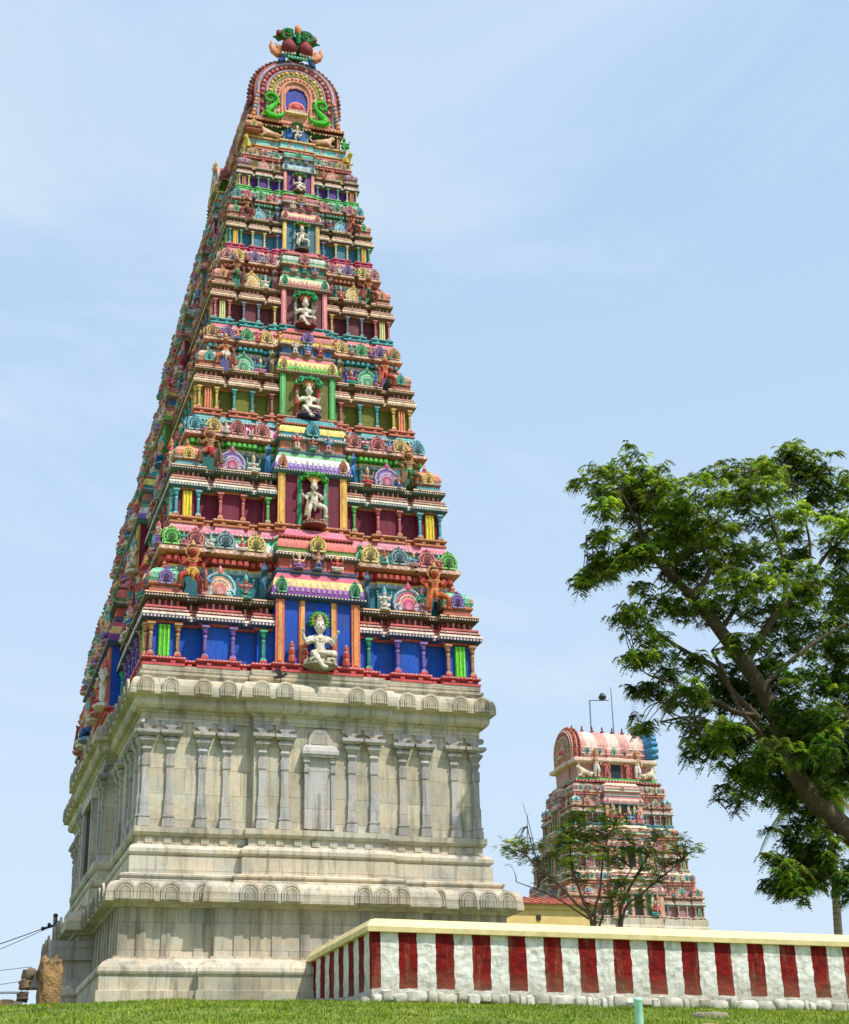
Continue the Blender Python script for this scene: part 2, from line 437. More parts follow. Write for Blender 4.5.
def pedestal_mb(col, under):
    mb = MB()
    mb.lathe([(.05, -.19), (.20, -.165), (.28, -.13), (.315, -.115), (.315, -.09), (.22, -.075), (.20, -.03), (.23, 0.0)], 18, [under, under, under, mixc(col, WHITE, .3), col, dk(col, .6), col], SC(1, .8, 1))
    rn = random.Random(3)
    for k in range(16):
        a = pi + pi * (k + .5) / 16
        mb.ball((rn.uniform(.23, .28) * cos(a), .22 * sin(a), rn.uniform(-.07, .02)), rn.uniform(.025, .045), mixc(col, dk(col, .5), rn.random() * .7), 6)
    for k in range(9):
        a = pi + pi * k / 8
        mb.ball((.265 * cos(a), .21 * sin(a), -.05), .042, mixc(col, WHITE, .2), 6, None, 1, .8, 1.2)
    for s in (-1, 1):
        pts = [(s * (.15 + .075 * (1 - t / 10) * cos(t * .7)), -.205, -.08 + .075 * (1 - t / 10) * sin(t * .7)) for t in range(10)]
        mb.tube(pts, .02, mixc(col, WHITE, .25), 5)
    return mb

def deity(kind, M, scale, skin, cloth, gold, label, canopy, cc, ped, cat='statue', halo=None, crown=(0, 0, 0), group=None, name='deity_statue'):
    e = empty(name, M=M @ SC(scale))
    tag(e, label, cat, group)
    me, top = fig_mesh(kind, skin, cloth)
    link('body', me, e)
    cr = cached(('crown', crown, gold), lambda: crown_mb(crown if crown != (0, 0, 0) else skin, gold), 'crown', STATUE)
    link('crown', cr, e, T(top[0], top[1] + .02, top[2] - .03))
    link('jewellery', cached(('orn', kind == 'seated', gold), lambda: ornaments_mb('seated' if kind == 'seated' else 'x', gold), 'jewellery', STATUE), e)
    if ped:
        link('lotus_pedestal', cached(('ped',) + ped, lambda: pedestal_mb(*ped), 'lotus_pedestal', STATUE), e, T(0, -.05, 0 if kind != 'seated' else .03))
    if canopy == 'hood':
        link('hood_canopy', cached(('hood',) + cc, lambda: hood_mb(*cc), 'hood_canopy', STATUE), e, T(0, .05, top[2] + .04))
    if canopy == 'tree':
        link('leafy_canopy', cached(('tree',) + cc, lambda: treefan_mb(*cc), 'leafy_canopy', STATUE), e, T(0, .02, top[2] + .09) @ SC(1.05, 1, 1.0))
    if halo:
        link('halo', cached(('halo',) + halo, lambda: halo_mb(*halo), 'halo', STATUE), e, T(top[0], top[1] + .07, top[2] - .05))
    return e

# ------------------------------------------------------------------ tower geometry
SIDES = {'F': 0.0, 'R': pi / 2, 'B': pi, 'L': -pi / 2}
def frame(side, half, u, out, z):
    """matrix at side: local x along the face, -y outwards"""
    return RZ(SIDES[side]) @ T(u, -(half + out), z)

def plan(bF, bL):
    """closed CCW plan from stepped bays (u0,u1,off) of front/back and left/right; corner offset 0"""
    HL = bF[-1][1]; HD = bL[-1][1]
    pts = []
    for side, bays, dist in (('F', bF, HD), ('R', bL, HL), ('B', bF, HD), ('L', bL, HL)):
        a = SIDES[side]
        def q(u, o):
            x, y = u, -(dist + o)
            return (x * cos(a) - y * sin(a), x * sin(a) + y * cos(a))
        for i, (u0, u1, o) in enumerate(bays):
            if i > 0 and abs(bays[i - 1][2] - o) < 1e-6:
                pass
            elif i > 0:
                pts.append(q(u0, o))
            else: pts.append(q(u0, o))
            if i < len(bays) - 1 and abs(bays[i + 1][2] - o) > 1e-6: pts.append(q(u1, o))
    return pts
def normals(pts):
    n = len(pts); out = []
    for i in range(n):
        a = Vector(pts[i - 1]); b = Vector(pts[i]); c = Vector(pts[(i + 1) % n])
        d1 = (b - a).normalized(); d2 = (c - b).normalized()
        n1 = Vector((d1.y, -d1.x)); n2 = Vector((d2.y, -d2.x))
        out.append(n1 + n2 if abs(n1.dot(n2)) < .5 else n1)
    return out
def sweep(mb, pts, prof, cols, cap=True, M=None):
    nm = normals(pts); n = len(pts); vs = []
    for (o, z) in prof:
        for p, k in zip(pts, nm): vs.append((p[0] + k.x * o, p[1] + k.y * o, z))
    fs = []; cs = []
    for j in range(len(prof) - 1):
        for i in range(n):
            fs.append((j * n + i, j * n + (i + 1) % n, (j + 1) * n + (i + 1) % n, (j + 1) * n + i)); cs.append(cols[j] if isinstance(cols, list) else cols)
    if cap:
        fs.append(tuple((len(prof) - 1) * n + i for i in range(n))); cs.append(cs[-1])
        fs.append(tuple(range(n))[::-1]); cs.append(cs[0])
    mb.add(vs, fs, cs, M)
def rectplan(u0, u1, v0, v1): return [(u0, v0), (u1, v0), (u1, v1), (u0, v1)]
def along(pts, off, vis=((0, -1), (-1, 0)), minl=.12):
    """edges of the offset plan that face the wanted sides"""
    nm = normals(pts); n = len(pts)
    P = [Vector((p[0] + k.x * off, p[1] + k.y * off)) for p, k in zip(pts, nm)]
    for i in range(n):
        a = P[i]; b = P[(i + 1) % n]; d = b - a
        if d.length < minl: continue
        t = d.normalized(); nn = (t.y, -t.x)
        if any(abs(nn[0] - v[0]) < .1 and abs(nn[1] - v[1]) < .1 for v in vis): yield a, b, t, Vector(nn), d.length
def dentils(mb, pts, off, z, w, h, d, gap, cols, vis=((0, -1), (-1, 0)), shape='box'):
    for a, b, t, nn, ln in along(pts, off, vis):
        k = max(1, int(ln / gap))
        for i in range(k):
            c = a + t * (ln * (i + .5) / k)
            ang = math.atan2(t.y, t.x)
            M = T(c.x, c.y, z) @ RZ(ang)
            col = cols[i % len(cols)]
            if shape == 'box': mb.box(-w / 2, w / 2, -d, .02, 0, h, col, M)
            elif shape == 'bead': mb.ball((0, -d * .3, h / 2), h * .55, col, 6, M)
            else:
                mb.add([(-w / 2, -d * .1, h), (w / 2, -d * .1, h), (w * .3, -d, h * .35), (0, -d, 0), (-w * .3, -d, h * .35), (0, .03, h * .5)],
                       [(0, 4, 3, 2, 1), (0, 1, 5), (1, 2, 5), (2, 3, 5), (3, 4, 5), (4, 0, 5)], col, M)

# --- small ornaments, unit sized, facing -y
def arc_out(r, n=22, a0=-40, a1=220, bumps=0, amp=.0, sx=1, sz=1):
    o = []
    for k in range(n + 1):
        a = radians(a0 + (a1 - a0) * k / n)
        rr = r * (1 + amp * (k % 2)) if bumps else r
        o.append((rr * cos(a) * sx, rr * sin(a) * sz))
    return o
def kudu_mb(c):
    lt = mixc(c, WHITE, .45); d = dk(c, .55)
    mb = MB()
    mb.prism(arc_out(1.0, 36, -42, 222, 1, .12), .10, -.10, c, None, d)
    mb.prism(arc_out(.84, 24, -40, 220), -.10, -.17, d)
    pts = arc_out(.86, 22, -40, 220)
    mb.tube([(x, -.15, z) for x, z in pts], .085, lt, 6)
    mb.prism(arc_out(.62, 22, -42, 222), -.17, -.22, c)
    mb.tube([(x, -.2, z) for x, z in arc_out(.56, 18, -40, 220)], .06, lt, 6)
    mb.prism(arc_out(.40, 18, -44, 224), -.2, -.26, d)
    for k in range(7):
        a = radians(0 + 30 * k)
        mb.ball((.70 * cos(a), -.19, .70 * sin(a)), .075, mixc(c, WHITE, .15), 6)
    mb.box(-.14, .14, -.30, -.22, -.72, -.05, dk(c, .35))
    for s in (-1, 1):
        pts = [(s * (.78 + .30 * (1 - t / 12) * cos(pi * .9 - t * .62)), -.14, -.62 + .30 * (1 - t / 12) * sin(pi * .9 - t * .62)) for t in range(12)]
        mb.tube(pts, .075, lt, 5)
        mb.ball((s * .78, -.10, -.62), .14, c, 6)
        mb.ball((s * .36, -.05, 1.12), .12, c, 6)
    mb.box(-.8, .8, -.22, .08, -.86, -.68, lt)
    mb.lathe([(.2, 0), (.24, .12), (.1, .2), (.13, .28), (.01, .46)], 7, c, T(0, -.02, 1.05))
    mb.ball((0, -.1, 1.08), .15, lt, 7)
    return mb
def nasi_mb(a, b, c):
    """tall horseshoe arch with concentric bands and scroll feet"""
    mb = MB()
    oa = [( .72, -.8), (.95, -.55), (1.02, -.1), (.93, .38), (.66, .76), (.3, .97), (0, 1.03)]
    out = oa + [(-x, z) for x, z in oa[-2::-1]]
    mb.prism(out, .9, -.1, a, None, dk(a, .7))
    mb.tube([(x * .98, -.1, z * .98) for x, z in out], .10, mixc(a, WHITE, .5), 6)
    mb.prism([(x * .80, z * .80 - .06) for x, z in out], -.1, -.17, b)
    mb.prism([(x * .60, z * .60 - .14) for x, z in out], -.17, -.22, mixc(b, WHITE, .45))
    mb.tube([(x * .62, -.2, z * .62 - .12) for x, z in out], .06, WHITE, 6)
    mb.prism([(x * .42, z * .42 - .24) for x, z in out], -.22, -.27, c)
    mb.prism([(x * .22, z * .30 - .38) for x, z in out], -.27, -.30, mixc(c, WHITE, .4))
    for s in (-1, 1):
        pts = [(s * (.62 + .34 * (1 - t / 14) * cos(-pi * .1 + t * .6)), -.2, -.5 + .34 * (1 - t / 14) * sin(-pi * .1 + t * .6)) for t in range(14)]
        mb.tube(pts, .085, mixc(a, WHITE, .55), 5)
    for k in range(5):
        mb.ball((.5 * cos(radians(20 + 35 * k)), -.2, .5 * sin(radians(20 + 35 * k)) - .05), .07, c, 6)
    # little crowning cluster
    mb.ball((0, -.1, 1.12), .2, c, 8); mb.ball((0, -.12, 1.36), .14, mixc(c, WHITE, .4), 8); mb.ball((0, -.1, 1.54), .08, c, 6)
    for s in (-1, 1):
        mb.ball((s * .22, -.1, 1.06), .13, mixc(b, WHITE, .3), 6); mb.ball((s * .18, -.1, 1.30), .08, c, 6)
    return mb
def kuta_mb(roof, bodyc, kud, trim, dims=(.6, .5)):
    """small square shrine with a bulging roof and finial, footprint 1.2 x 1.2 approx, z 0..1.25"""
    mb = MB(); w, d = dims
    P = rectplan(-w, w, -d, d)
    sweep(mb, P, [(-.04, 0), (-.04, .06), (0, .08), (0, .15), (-.08, .17), (-.08, .25), (.02, .27), (.04, .32), (.02, .35)],
          [trim, bodyc, bodyc, dk(bodyc, .6), mixc(bodyc, WHITE, .3), trim, trim, bodyc])
    sweep(mb, P, [(-.02, .35), (.03, .42), (.04, .52), (0, .64), (-.1, .76), (-.25, .86), (-.4, .90)],
          [mixc(roof, WHITE, .4), roof, roof, mixc(roof, WHITE, .25), roof, mixc(trim, WHITE, .1)])
    for z in (.45, .60):
        dentils(mb, P, .04 if z < .5 else .015, z, .05, .05, .02, .11, [mixc(roof, WHITE, .6)], ((0, -1), (-1, 0), (1, 0)), 'bead')
    mb.lathe([(.12, .88), (.17, .95), (.06, 1.0), (.10, 1.06), (.05, 1.14), (.01, 1.28)], 8, trim)
    k = kudu_mb(kud)
    mb.merge(k, T(0, -d - .03, .50) @ SC(.24)); mb.merge(k, RZ(-pi / 2) @ T(0, -w - .03, .50) @ SC(.22)); mb.merge(k, RZ(pi / 2) @ T(0, -w - .03, .50) @ SC(.22))
    for sx in (-1, 1):
        mb.ball((sx * (w - .02), -d + .02, .55), .11, mixc(trim, WHITE, .4), 6)
    return mb
def pilaster_mb(c, base, wide=.12):
    """height 1, round shaft with vase capital and square abacus"""
    lt = mixc(c, WHITE, .35); d = dk(c, .62); w = wide
    mb = MB()
    mb.box(-w * 1.15, w * 1.15, -w * 1.15, w * 1.15, 0, .06, base)
    mb.box(-w * .95, w * .95, -w * .95, w * .95, .06, .12, lt)
    mb.lathe([(w * .68, .12), (w * .66, .16), (w * .60, .20), (w * .60, .60), (w * .74, .63), (w * .74, .66), (w * .62, .69), (w * .85, .76), (w * .95, .80), (w * .7, .84), (w * 1.15, .87), (w * 1.2, .90), (w * .8, .915)],
             10, [lt, d, c, c, lt, lt, d, c, c, lt, c, c], None, True)
    mb.box(-w * 1.3, w * 1.3, -w * 1.3, w * 1.0, .915, .96, lt)
    mb.box(-w * 1.05, w * 1.05, -w * 1.05, w * 1.0, .96, 1.0, c)
    for s in (-1, 0, 1):
        mb.box(s * w * .36 - w * .07, s * w * .36 + w * .07, -w * .70, -w * .5, .24, .57, lt)
    return mb
def bracket_mb(c, c2):
    """tall curled volute bracket"""
    mb = MB()
    pts = [(0, -.1, 0), (-.02, -.22, .1), (-.02, -.30, .3), (0, -.26, .5), (0, -.16, .66), (0, -.2, .82), (0, -.32, .88), (0, -.38, .80), (0, -.32, .74)]
    mb.tube(pts, [.10, .13, .13, .12, .10, .10, .09, .07, .05], c, 7)
    mb.tube([(p[0] + .10, p[1] - .0, p[2]) for p in pts], .04, c2, 5)
    mb.tube([(p[0] - .10, p[1] - .0, p[2]) for p in pts], .04, mixc(c2, WHITE, .4), 5)
    mb.ball((0, -.22, .98), .08, c2, 6)
    return mb

def small_fig_mb(skin, cloth, v):
    mb = MB(); gold = ((226, 180, 110), (214, 110, 110), (110, 190, 190))[v]
    mb.lathe([(.30, 0), (.32, .06), (.24, .10)], 8, mixc(cloth, WHITE, .4), SC(1, .8, 1))
    if v == 0:      # seated, legs folded
        for s in (-1, 1): mb.tube([(s * .08, 0, .16), (s * .30, -.10, .17), (s * .02, -.22, .14)], [.10, .085, .05], cloth, 6)
        z = .12
    elif v == 1:    # standing
        for s in (-1, 1): mb.tube([(s * .09, 0, .48), (s * .11, -.03, .28), (s * .10, 0, .08), (s * .13, -.1, .08)], [.10, .075, .05, .04], cloth, 6)
        z = .36
    else:           # one knee raised
        mb.tube([(-.08, 0, .30), (-.26, -.12, .30), (-.20, -.10, .08)], [.10, .08, .05], cloth, 6)
        mb.tube([(.08, 0, .30), (.18, -.16, .22), (.04, -.20, .10)], [.10, .08, .05], cloth, 6)
        z = .22
    mb.tube([(0, 0, z + .02), (0, 0, z + .16), (0, 0, z + .34), (0, 0, z + .46)], [.13, .10, .15, .06], skin, 8)
    a = .10 if v == 1 else -.04
    for s in (-1, 1):
        mb.tube([(s * .14, 0, z + .38), (s * .28, -.04, z + .26), (s * .24, -.16, z + .36 + a)], [.06, .045, .035], skin, 6)
        mb.tube([(s * .14, .02, z + .38), (s * .32, .02, z + .40), (s * .36, -.02, z + .56)], [.055, .04, .03], skin, 6)
        mb.ball((s * .36, -.02, z + .62), .055, gold, 5)
    mb.ball((0, -.02, z + .56), .115, skin, 8, None, .9, .95, 1.1)
    mb.lathe([(.12, z + .61), (.13, z + .66), (.09, z + .74), (.05, z + .84), (.01, z + .92)], 7, gold)
    mb.tube([(-.10, -.12, z + .34), (0, -.16, z + .26), (.10, -.12, z + .34)], .02, gold, 4)
    return mb
SFC = [((226, 140, 124), (206, 60, 80)), ((238, 222, 208), (240, 226, 214)), ((206, 110, 90), (50, 160, 150)), ((236, 180, 150), (60, 120, 196)), ((96, 186, 160), (226, 120, 150)), ((120, 166, 214), (236, 150, 160)), ((214, 84, 90), (236, 220, 210)), ((240, 196, 176), (160, 90, 180))]
sfn = [0]
def next_fig(put, M):
    sfn[0] += 1; q = (sfn[0] * 5 + sfn[0] // 7) % len(SFC); v = sfn[0] % 3
    put('small_figure', lambda: small_fig_mb(SFC[q][0], SFC[q][1], v), ('sfig', q, v), M)

def sym(L):
    """half bays listed from corner (positive side descending) -> full ascending list"""
    neg = [(-a, -b, o) for a, b, o in L]           # a>b
    pos = [(b, a, o) for a, b, o in reversed(L)]
    mid = neg[-1][1]
    full = neg + ([(mid, -mid, L[-1][2])] if abs(mid) > 1e-6 and False else []) + pos
    # merge the two centre halves
    i = len(neg) - 1
    full = neg[:-1] + [(neg[-1][0], pos[0][1], neg[-1][2])] + pos[1:]
    return full

STOREY_PARTS = []
def storey(tw, z0, z1, h, hd, hn, C, idx, longF=False, sides=('F', 'L'), detail=2, figs=True):
    """one tier of the tower. h / hd half extents at its foot, hn next half extent"""
    H = z1 - z0; k = H / 5.71; s = h - hn; kh = h / 6.08
    r = .30 * k
    def bays_short(h, r, c, ci):
        return sym([(h, .785 * h, 0), (.785 * h, .69 * h, -r), (.69 * h, .465 * h, 0), (.465 * h, .37 * h, -r), (.37 * h, .26 * h, ci), (.26 * h, 0, c)])
    def bays_long(hd, h, r, c, ci):
        a = [hd, hd - .215 * h, hd - .31 * h, hd - .535 * h, hd - .63 * h]
        cc = .38 * hd
        if hd - .95 * h > cc + .1:
            b = [hd - .86 * h, hd - .95 * h]
            return sym([(a[0], a[1], 0), (a[1], a[2], -r), (a[2], a[3], 0), (a[3], a[4], -r), (a[4], b[0], 0), (b[0], b[1], -r), (b[1], cc, ci), (cc, 0, c)])
        cc = min(cc, hd - .70 * h)
        return sym([(a[0], a[1], 0), (a[1], a[2], -r), (a[2], a[3], 0), (a[3], a[4], -r), (a[4], cc, ci), (cc, 0, c)])
    ccL = .38 * hd if hd - .95 * h > .38 * hd + .1 else min(.38 * hd, hd - .70 * h)
    def P(dr, dc, dcl, off=0.0):
        H1, D1 = h + off, hd + off
        if longF:
            # long direction is x: h is the half depth here
            return plan(bays_long(D1, H1, dr, dcl, -.02 * k), bays_short(H1, dr, dc, -.02 * k))
        return plan(bays_short(H1, dr, dc, -.02 * k), bays_long(D1, H1, dr, dcl, -.02 * k))
    body = MB()
    Z = lambda t: z0 + t * k
    pA = P(r, .22 * k, .45 * k)
    b_, w_, tr, cr, st = C['base'], C['wall'], C['trim'], C['cream'], C['step']
    # base moulding
    sweep(body, pA, [(.08 * k, Z(0)), (.08 * k, Z(.08)), (.0, Z(.09)), (.0, Z(.20)), (.10 * k, Z(.24)), (.10 * k, Z(.31)), (.02, Z(.335)), (-.10 * k, Z(.34))],
          [b_, mixc(b_, WHITE, .3), dk(b_, .55), b_, b_, mixc(b_, WHITE, .25), b_])
    if detail > 1:
        dentils(body, pA, .10 * k, Z(.255), .05 * k, .045 * k, .015 * k, .11 * k, [mixc(b_, WHITE, .75)])
        dentils(body, pA, .0, Z(.10), .16 * k, .09 * k, .07 * k, .55 * k, [b_])
    # wall of the lower register
    sweep(body, pA, [(-.12 * k, Z(.30)), (-.12 * k, Z(1.70))], w_, False)
    # cornice
    pC = P(r, -.40 * k, -.15 * k)
    lt_ = mixc(st, WHITE, .45); dk_ = dk(st, .62)  # band paints, raised ones lightened, recessed ones darkened to put shade into the colour
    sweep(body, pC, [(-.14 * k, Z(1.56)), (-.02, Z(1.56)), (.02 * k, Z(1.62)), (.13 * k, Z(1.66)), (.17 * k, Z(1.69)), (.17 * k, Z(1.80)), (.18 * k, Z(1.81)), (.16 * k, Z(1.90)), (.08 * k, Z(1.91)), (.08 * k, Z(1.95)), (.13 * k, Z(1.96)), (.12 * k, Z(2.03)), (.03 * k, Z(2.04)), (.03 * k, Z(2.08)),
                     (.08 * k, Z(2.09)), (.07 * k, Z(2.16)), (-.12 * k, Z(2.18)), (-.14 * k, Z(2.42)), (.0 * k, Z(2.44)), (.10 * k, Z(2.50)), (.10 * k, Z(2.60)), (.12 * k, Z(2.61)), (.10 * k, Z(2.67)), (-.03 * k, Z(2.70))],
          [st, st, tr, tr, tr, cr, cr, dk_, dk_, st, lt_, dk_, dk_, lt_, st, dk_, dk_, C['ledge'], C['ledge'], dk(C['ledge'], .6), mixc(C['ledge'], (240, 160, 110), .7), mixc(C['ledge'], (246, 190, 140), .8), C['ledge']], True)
    if detail > 1:
        dentils(body, pC, .17 * k, Z(1.70), .06 * k, .07 * k, .015 * k, .12 * k, [cr])
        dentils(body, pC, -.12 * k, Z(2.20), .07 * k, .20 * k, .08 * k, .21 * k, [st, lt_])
        dentils(body, pC, .13 * k, Z(1.965), .05 * k, .05 * k, .012 * k, .16 * k, [mixc(cr, WHITE, .5)])
        dentils(body, pC, .10 * k, Z(2.515), .05 * k, .05 * k, .012 * k, .10 * k, [cr])
    # upper register, set back
    o2w = -.72 * s - .12 * k
    pB = P(.10 * k, .10 * k, .30 * k, o2w)
    o2 = 0.0
    w2 = C['wall2']
    sweep(body, pB, [(o2, Z(2.66)), (o2, Z(3.80)), (o2 + .04, Z(3.82)), (o2 + .04, Z(3.95)), (o2 + .06, Z(3.97)), (o2 + .06, Z(4.03)), (o2 + .03, Z(4.04)), (o2 + .03, Z(4.36)),
                     (o2 + .28 * k, Z(4.42)), (o2 + .34 * k, Z(4.48)), (o2 + .34 * k, Z(4.62)), (o2 + .27 * k, Z(4.66))],
          [w2, WHITE, mixc(w2, WHITE, .6), WHITE, C['line'], C['line'], C['bead'], C['kap'], C['kap'], mixc(C['kap'], WHITE, .35), C['kap']], False)
    if detail > 1:
        dentils(body, pB, o2 + .05, Z(3.84), .14 * k, .13 * k, .02, .15 * k, [mixc(w2, WHITE, .8), mixc(w2, WHITE, .55)], shape='drop')
        dentils(body, pB, o2 + .10, Z(4.06), .2 * k, .28 * k, .12 * k, .23 * k, [C['bead'], mixc(C['bead'], WHITE, .12)], shape='bead')
        dentils(body, pB, o2 + .34 * k, Z(4.50), .10 * k, .09 * k, .012, .24 * k, [cr])
    o3 = o2 + .10 * k
    bd = C['band']
    sweep(body, pB, [(o3 + .17 * k, Z(4.66)), (o3 + .12 * k, Z(4.68)), (o3 + .08 * k, Z(5.0)), (o3 - .05 * k, Z(5.22)), (o3 - .02 * k, Z(5.25)), (o3 + .05 * k, Z(5.29)), (o3 + .05 * k, Z(5.37)), (o3 - .02, Z(5.40)), (-s * 1.0 + .05 * k - o2w, Z(5.55)), (-s + .02 * k - o2w, Z(5.71))],
          [cr, bd[0], bd[1], bd[2], C['top'], mixc(C['top'], WHITE, .3), C['top'], C['top'], mixc(C['top'], WHITE, .2)], True)
    if detail > 1:
        dentils(body, pB, o3 + .11 * k, Z(4.72), .13 * k, .30 * k, .02, .26 * k, [bd[1], WHITE])
        dentils(body, pB, o3 + .055 * k, Z(5.30), .07 * k, .06 * k, .012, .14 * k, [WHITE])
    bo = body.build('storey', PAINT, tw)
    # ------- repeated ornaments on each dressed side
    def geo(side):
        lng = (side in 'LR') != longF
        half = (h if side in 'LR' else hd) if not longF else (hd if side in 'LR' else h)
        if longF: half = h if side in 'FB' else hd
        L = hd if lng else h
        return lng, half, L
    vis = []
    for side in sides:
        lng, half, L = geo(side)
        key = 'long' if lng else 'short'
        if lng:
            cc = ccL
            gL = hd; 
            kc = gL - .1075 * h; rc = [gL - .2625 * h]; pc = [gL - .4225 * h]; inner = (gL - .63 * h + cc) / 2
            if hd - .95 * h > .38 * hd + .1: pc.append(gL - .745 * h); inner = (gL - .95 * h + cc) / 2
            cw = cc
        else:
            kc = .893 * h; rc = [.738 * h]; pc = [.578 * h]; inner = .318 * h; cw = .26 * h
        pw = .1125 * h; kw = .1075 * h
        front = (side == 'F')
        stuff = None if detail > 1 else MB()
        def put(nm, me_fn, key2, M):
            me_ = cached(key2, me_fn, nm)
            lim = 1 if nm == 'small_figure' else 2
            if side == 'L' and idx < 10 and idx >= lim and nm in ('pilaster', 'round_ornament', 'small_figure'):
                REST.setdefault(nm, MB()).merge(CMB[key2], M)      # the smallest repeats, far up on the shaded face
            else: link(nm, me_, bo, M)
        ph = 1.56 - .32
        wd = .105
        for sg in (-1, 1):
            # pilasters with a painted strip between them on the corner shrine
            for du in (-1, 1):
                M = frame(side, half, sg * kc + du * kw * .72, -.03 * k, Z(.335)) @ SC(k * (kh / k) ** .5, k * (kh / k) ** .5, ph * k)
                put('pilaster', lambda: pilaster_mb(C['pk'], b_, wd), ('pil', C['pk'], b_), M)
            M = frame(side, half, sg * kc, 0, 0)
            if ('strip', idx, longF) not in CACHE:
                q = MB(); sw = kw * .30
                q.box(-sw, sw, .02 - .0, .14 * k, Z(.34), Z(1.50), C['strip'])
                for t in (-.72, 0, .72):
                    q.box(t * sw - sw * .13, t * sw + sw * .13, -.01, .02, Z(.36), Z(1.48), mixc(C['strip'], (255, 255, 120), .45))
                CACHE[('strip', idx, longF)] = q.mesh('painted_strip', PAINT)
            link('painted_strip', CACHE[('strip', idx, longF)], bo, M)
            for u in pc:
                for du in (-1, 1):
                    M = frame(side, half, sg * u + du * pw * .72, -.03 * k, Z(.335)) @ SC(k * (kh / k) ** .5, k * (kh / k) ** .5, ph * k)
                    put('pilaster', lambda: pilaster_mb(C['pp'], b_, wd), ('pil', C['pp'], b_), M)
            M = frame(side, half, sg * (inner if not lng else inner), -.05 * k, Z(.335)) @ SC(k * (kh / k) ** .5, k * (kh / k) ** .5, ph * k)
            put('pilaster', lambda: pilaster_mb(C['pi'], b_, wd), ('pil', C['pi'], b_), M)
            # corner shrine, horseshoe arches
            M = frame(side, half, sg * kc, -.62 * kh ** .5 * k, Z(2.68)) @ SC(kw * 1.62, .95 * k, 1.22 * k)
            if not (side == 'L' and sg == 1):       # the front-left corner shrine is shared
                put('corner_shrine', lambda: kuta_mb(C['kroof'], C['kbody'], C['kkud'], C['kap'], (.55, .5)), ('kuta', C['kroof'], C['kkud']), M)
            for u in pc:
                M = frame(side, half, sg * u, -.22 * k, Z(3.12)) @ SC(pw * .80, .45 * k, .50 * k)
                cn = C['nasi2'] if sg > 0 and 'nasi2' in C else C['nasi']
                put('horseshoe_arch', lambda: nasi_mb(*cn), ('nasi',) + cn, M)
            M = frame(side, half, sg * inner, -.35 * k, Z(2.75)) @ SC(.9 * k, 1.0 * k, 1.35 * k)
            put('volute_bracket', lambda: bracket_mb(C['brk'], C['trim']), ('brk', C['brk'], C['trim']), M)
            # round ornaments on the parapet band
            hh = (L - .70 * s)
            us = [.955, .80, .60, .395] if not lng else [.965, .87, .77, .66, .55, .45]
            for i, f in enumerate(us):
                cq = C['kudu'][i % len(C['kudu'])]
                M = frame(side, half, sg * hh * f, o2w + o3 + .12 * k, Z(4.98)) @ SC(.34 * k * (kh / k) ** .5, .45 * k, .33 * k)
                put('round_ornament', lambda: kudu_mb(cq), ('kudu', cq), M)
        # small stucco figures along the ledges
        if not lng:
            for sg in (-1, 1):
                for f_, zz, oo, sc_ in ((.665, 2.70, -.12, .80), (.425, 2.70, -.12, .86)):
                    next_fig(put, frame(side, half, sg * f_ * h, oo * k, Z(zz)) @ SC(sc_ * k * .9, sc_ * k, sc_ * k))
                for f_ in (.45, .0):
                    if f_ or sg > 0: next_fig(put, frame(side, half, sg * f_ * cw, .20 * k, Z(3.95)) @ SC(.62 * k))
                for f_ in (.88, .70, .49):
                    next_fig(put, frame(side, half, sg * hh * f_, o2w + o3 + .22 * k, Z(4.66)) @ SC(.52 * k))
        else:
            st_ = 1.02 * k ** .5; n_ = int((L - .9 * k) / st_)
            for i_ in range(-n_, n_ + 1):
                u_ = (i_ + .5) * st_
                if abs(u_) > L - .7 * k: continue
                inc = abs(u_) < cw
                next_fig(put, frame(side, half, u_, (.26 if inc else -.02) * k, Z(2.70)) @ SC(.95 * k))
                if abs(u_) < hh * .98: next_fig(put, frame(side, half, u_ + .3 * k, o2w + o3 + (.42 if inc else .26) * k, Z(4.66)) @ SC(.74 * k))
                if inc and idx < 10:
                    next_fig(put, frame(side, half, u_ + .2 * k, (.40 + .16) * k, Z(2.90)) @ SC(1.1 * k)); next_fig(put, frame(side, half, u_ - .1 * k, (.40 - .10) * k, Z(4.60)) @ SC(1.0 * k))
                if inc and abs(u_) > cw * .25: next_fig(put, frame(side, half, u_, .56 * k, Z(.34)) @ SC(1.6 * k))
        # --------------------- central bay
        cb = MB(); cwv = cw
        P4 = rectplan(-cwv, cwv, 0, 1.2 * k + s)
        of = .17 * k if not lng else .40 * k
        M0 = frame(side, half, 0, of, 0)
        sweep(cb, P4, [(-.02, Z(.30)), (-.02, Z(2.72))], C['cwall'], False)
        jw = cwv * .10
        nj = C['jamb']
        inj = C['jamb2']
        ud = .36 if not lng else .22
        for sg in (-1, 1):
            cb.box(sg * cwv * .88 - jw, sg * cwv * .88 + jw, -.06 * k, .15 * k, Z(.34), Z(2.70), nj)
            cb.box(sg * cwv * .88 - jw * .45, sg * cwv * .88 + jw * .45, -.085 * k, -.06 * k, Z(.40), Z(2.62), mixc(nj, (240, 210, 110), .45))
            cb.box(sg * cwv * ud - jw * .5, sg * cwv * ud + jw * .5, -.05 * k, .15 * k, Z(.34), Z(2.70), inj)
            cb.box(sg * cwv * ud + (jw * .5 if sg > 0 else -jw * .5 - jw * .35), sg * cwv * ud + (jw * .85 if sg > 0 else -jw * .5), -.03 * k, .15 * k, Z(.34), Z(2.70), mixc(inj, (200, 40, 60), .5))
            if lng:
                cb.box(sg * cwv * .55 - jw * .6, sg * cwv * .55 + jw * .6, -.05 * k, .15 * k, Z(.34), Z(2.70), C['pp'])
        if lng:
            cb.box(-cwv * .18, cwv * .18, .0, .101 * k, Z(.34), Z(2.3), (22, 18, 16))
        ct = C['csal']
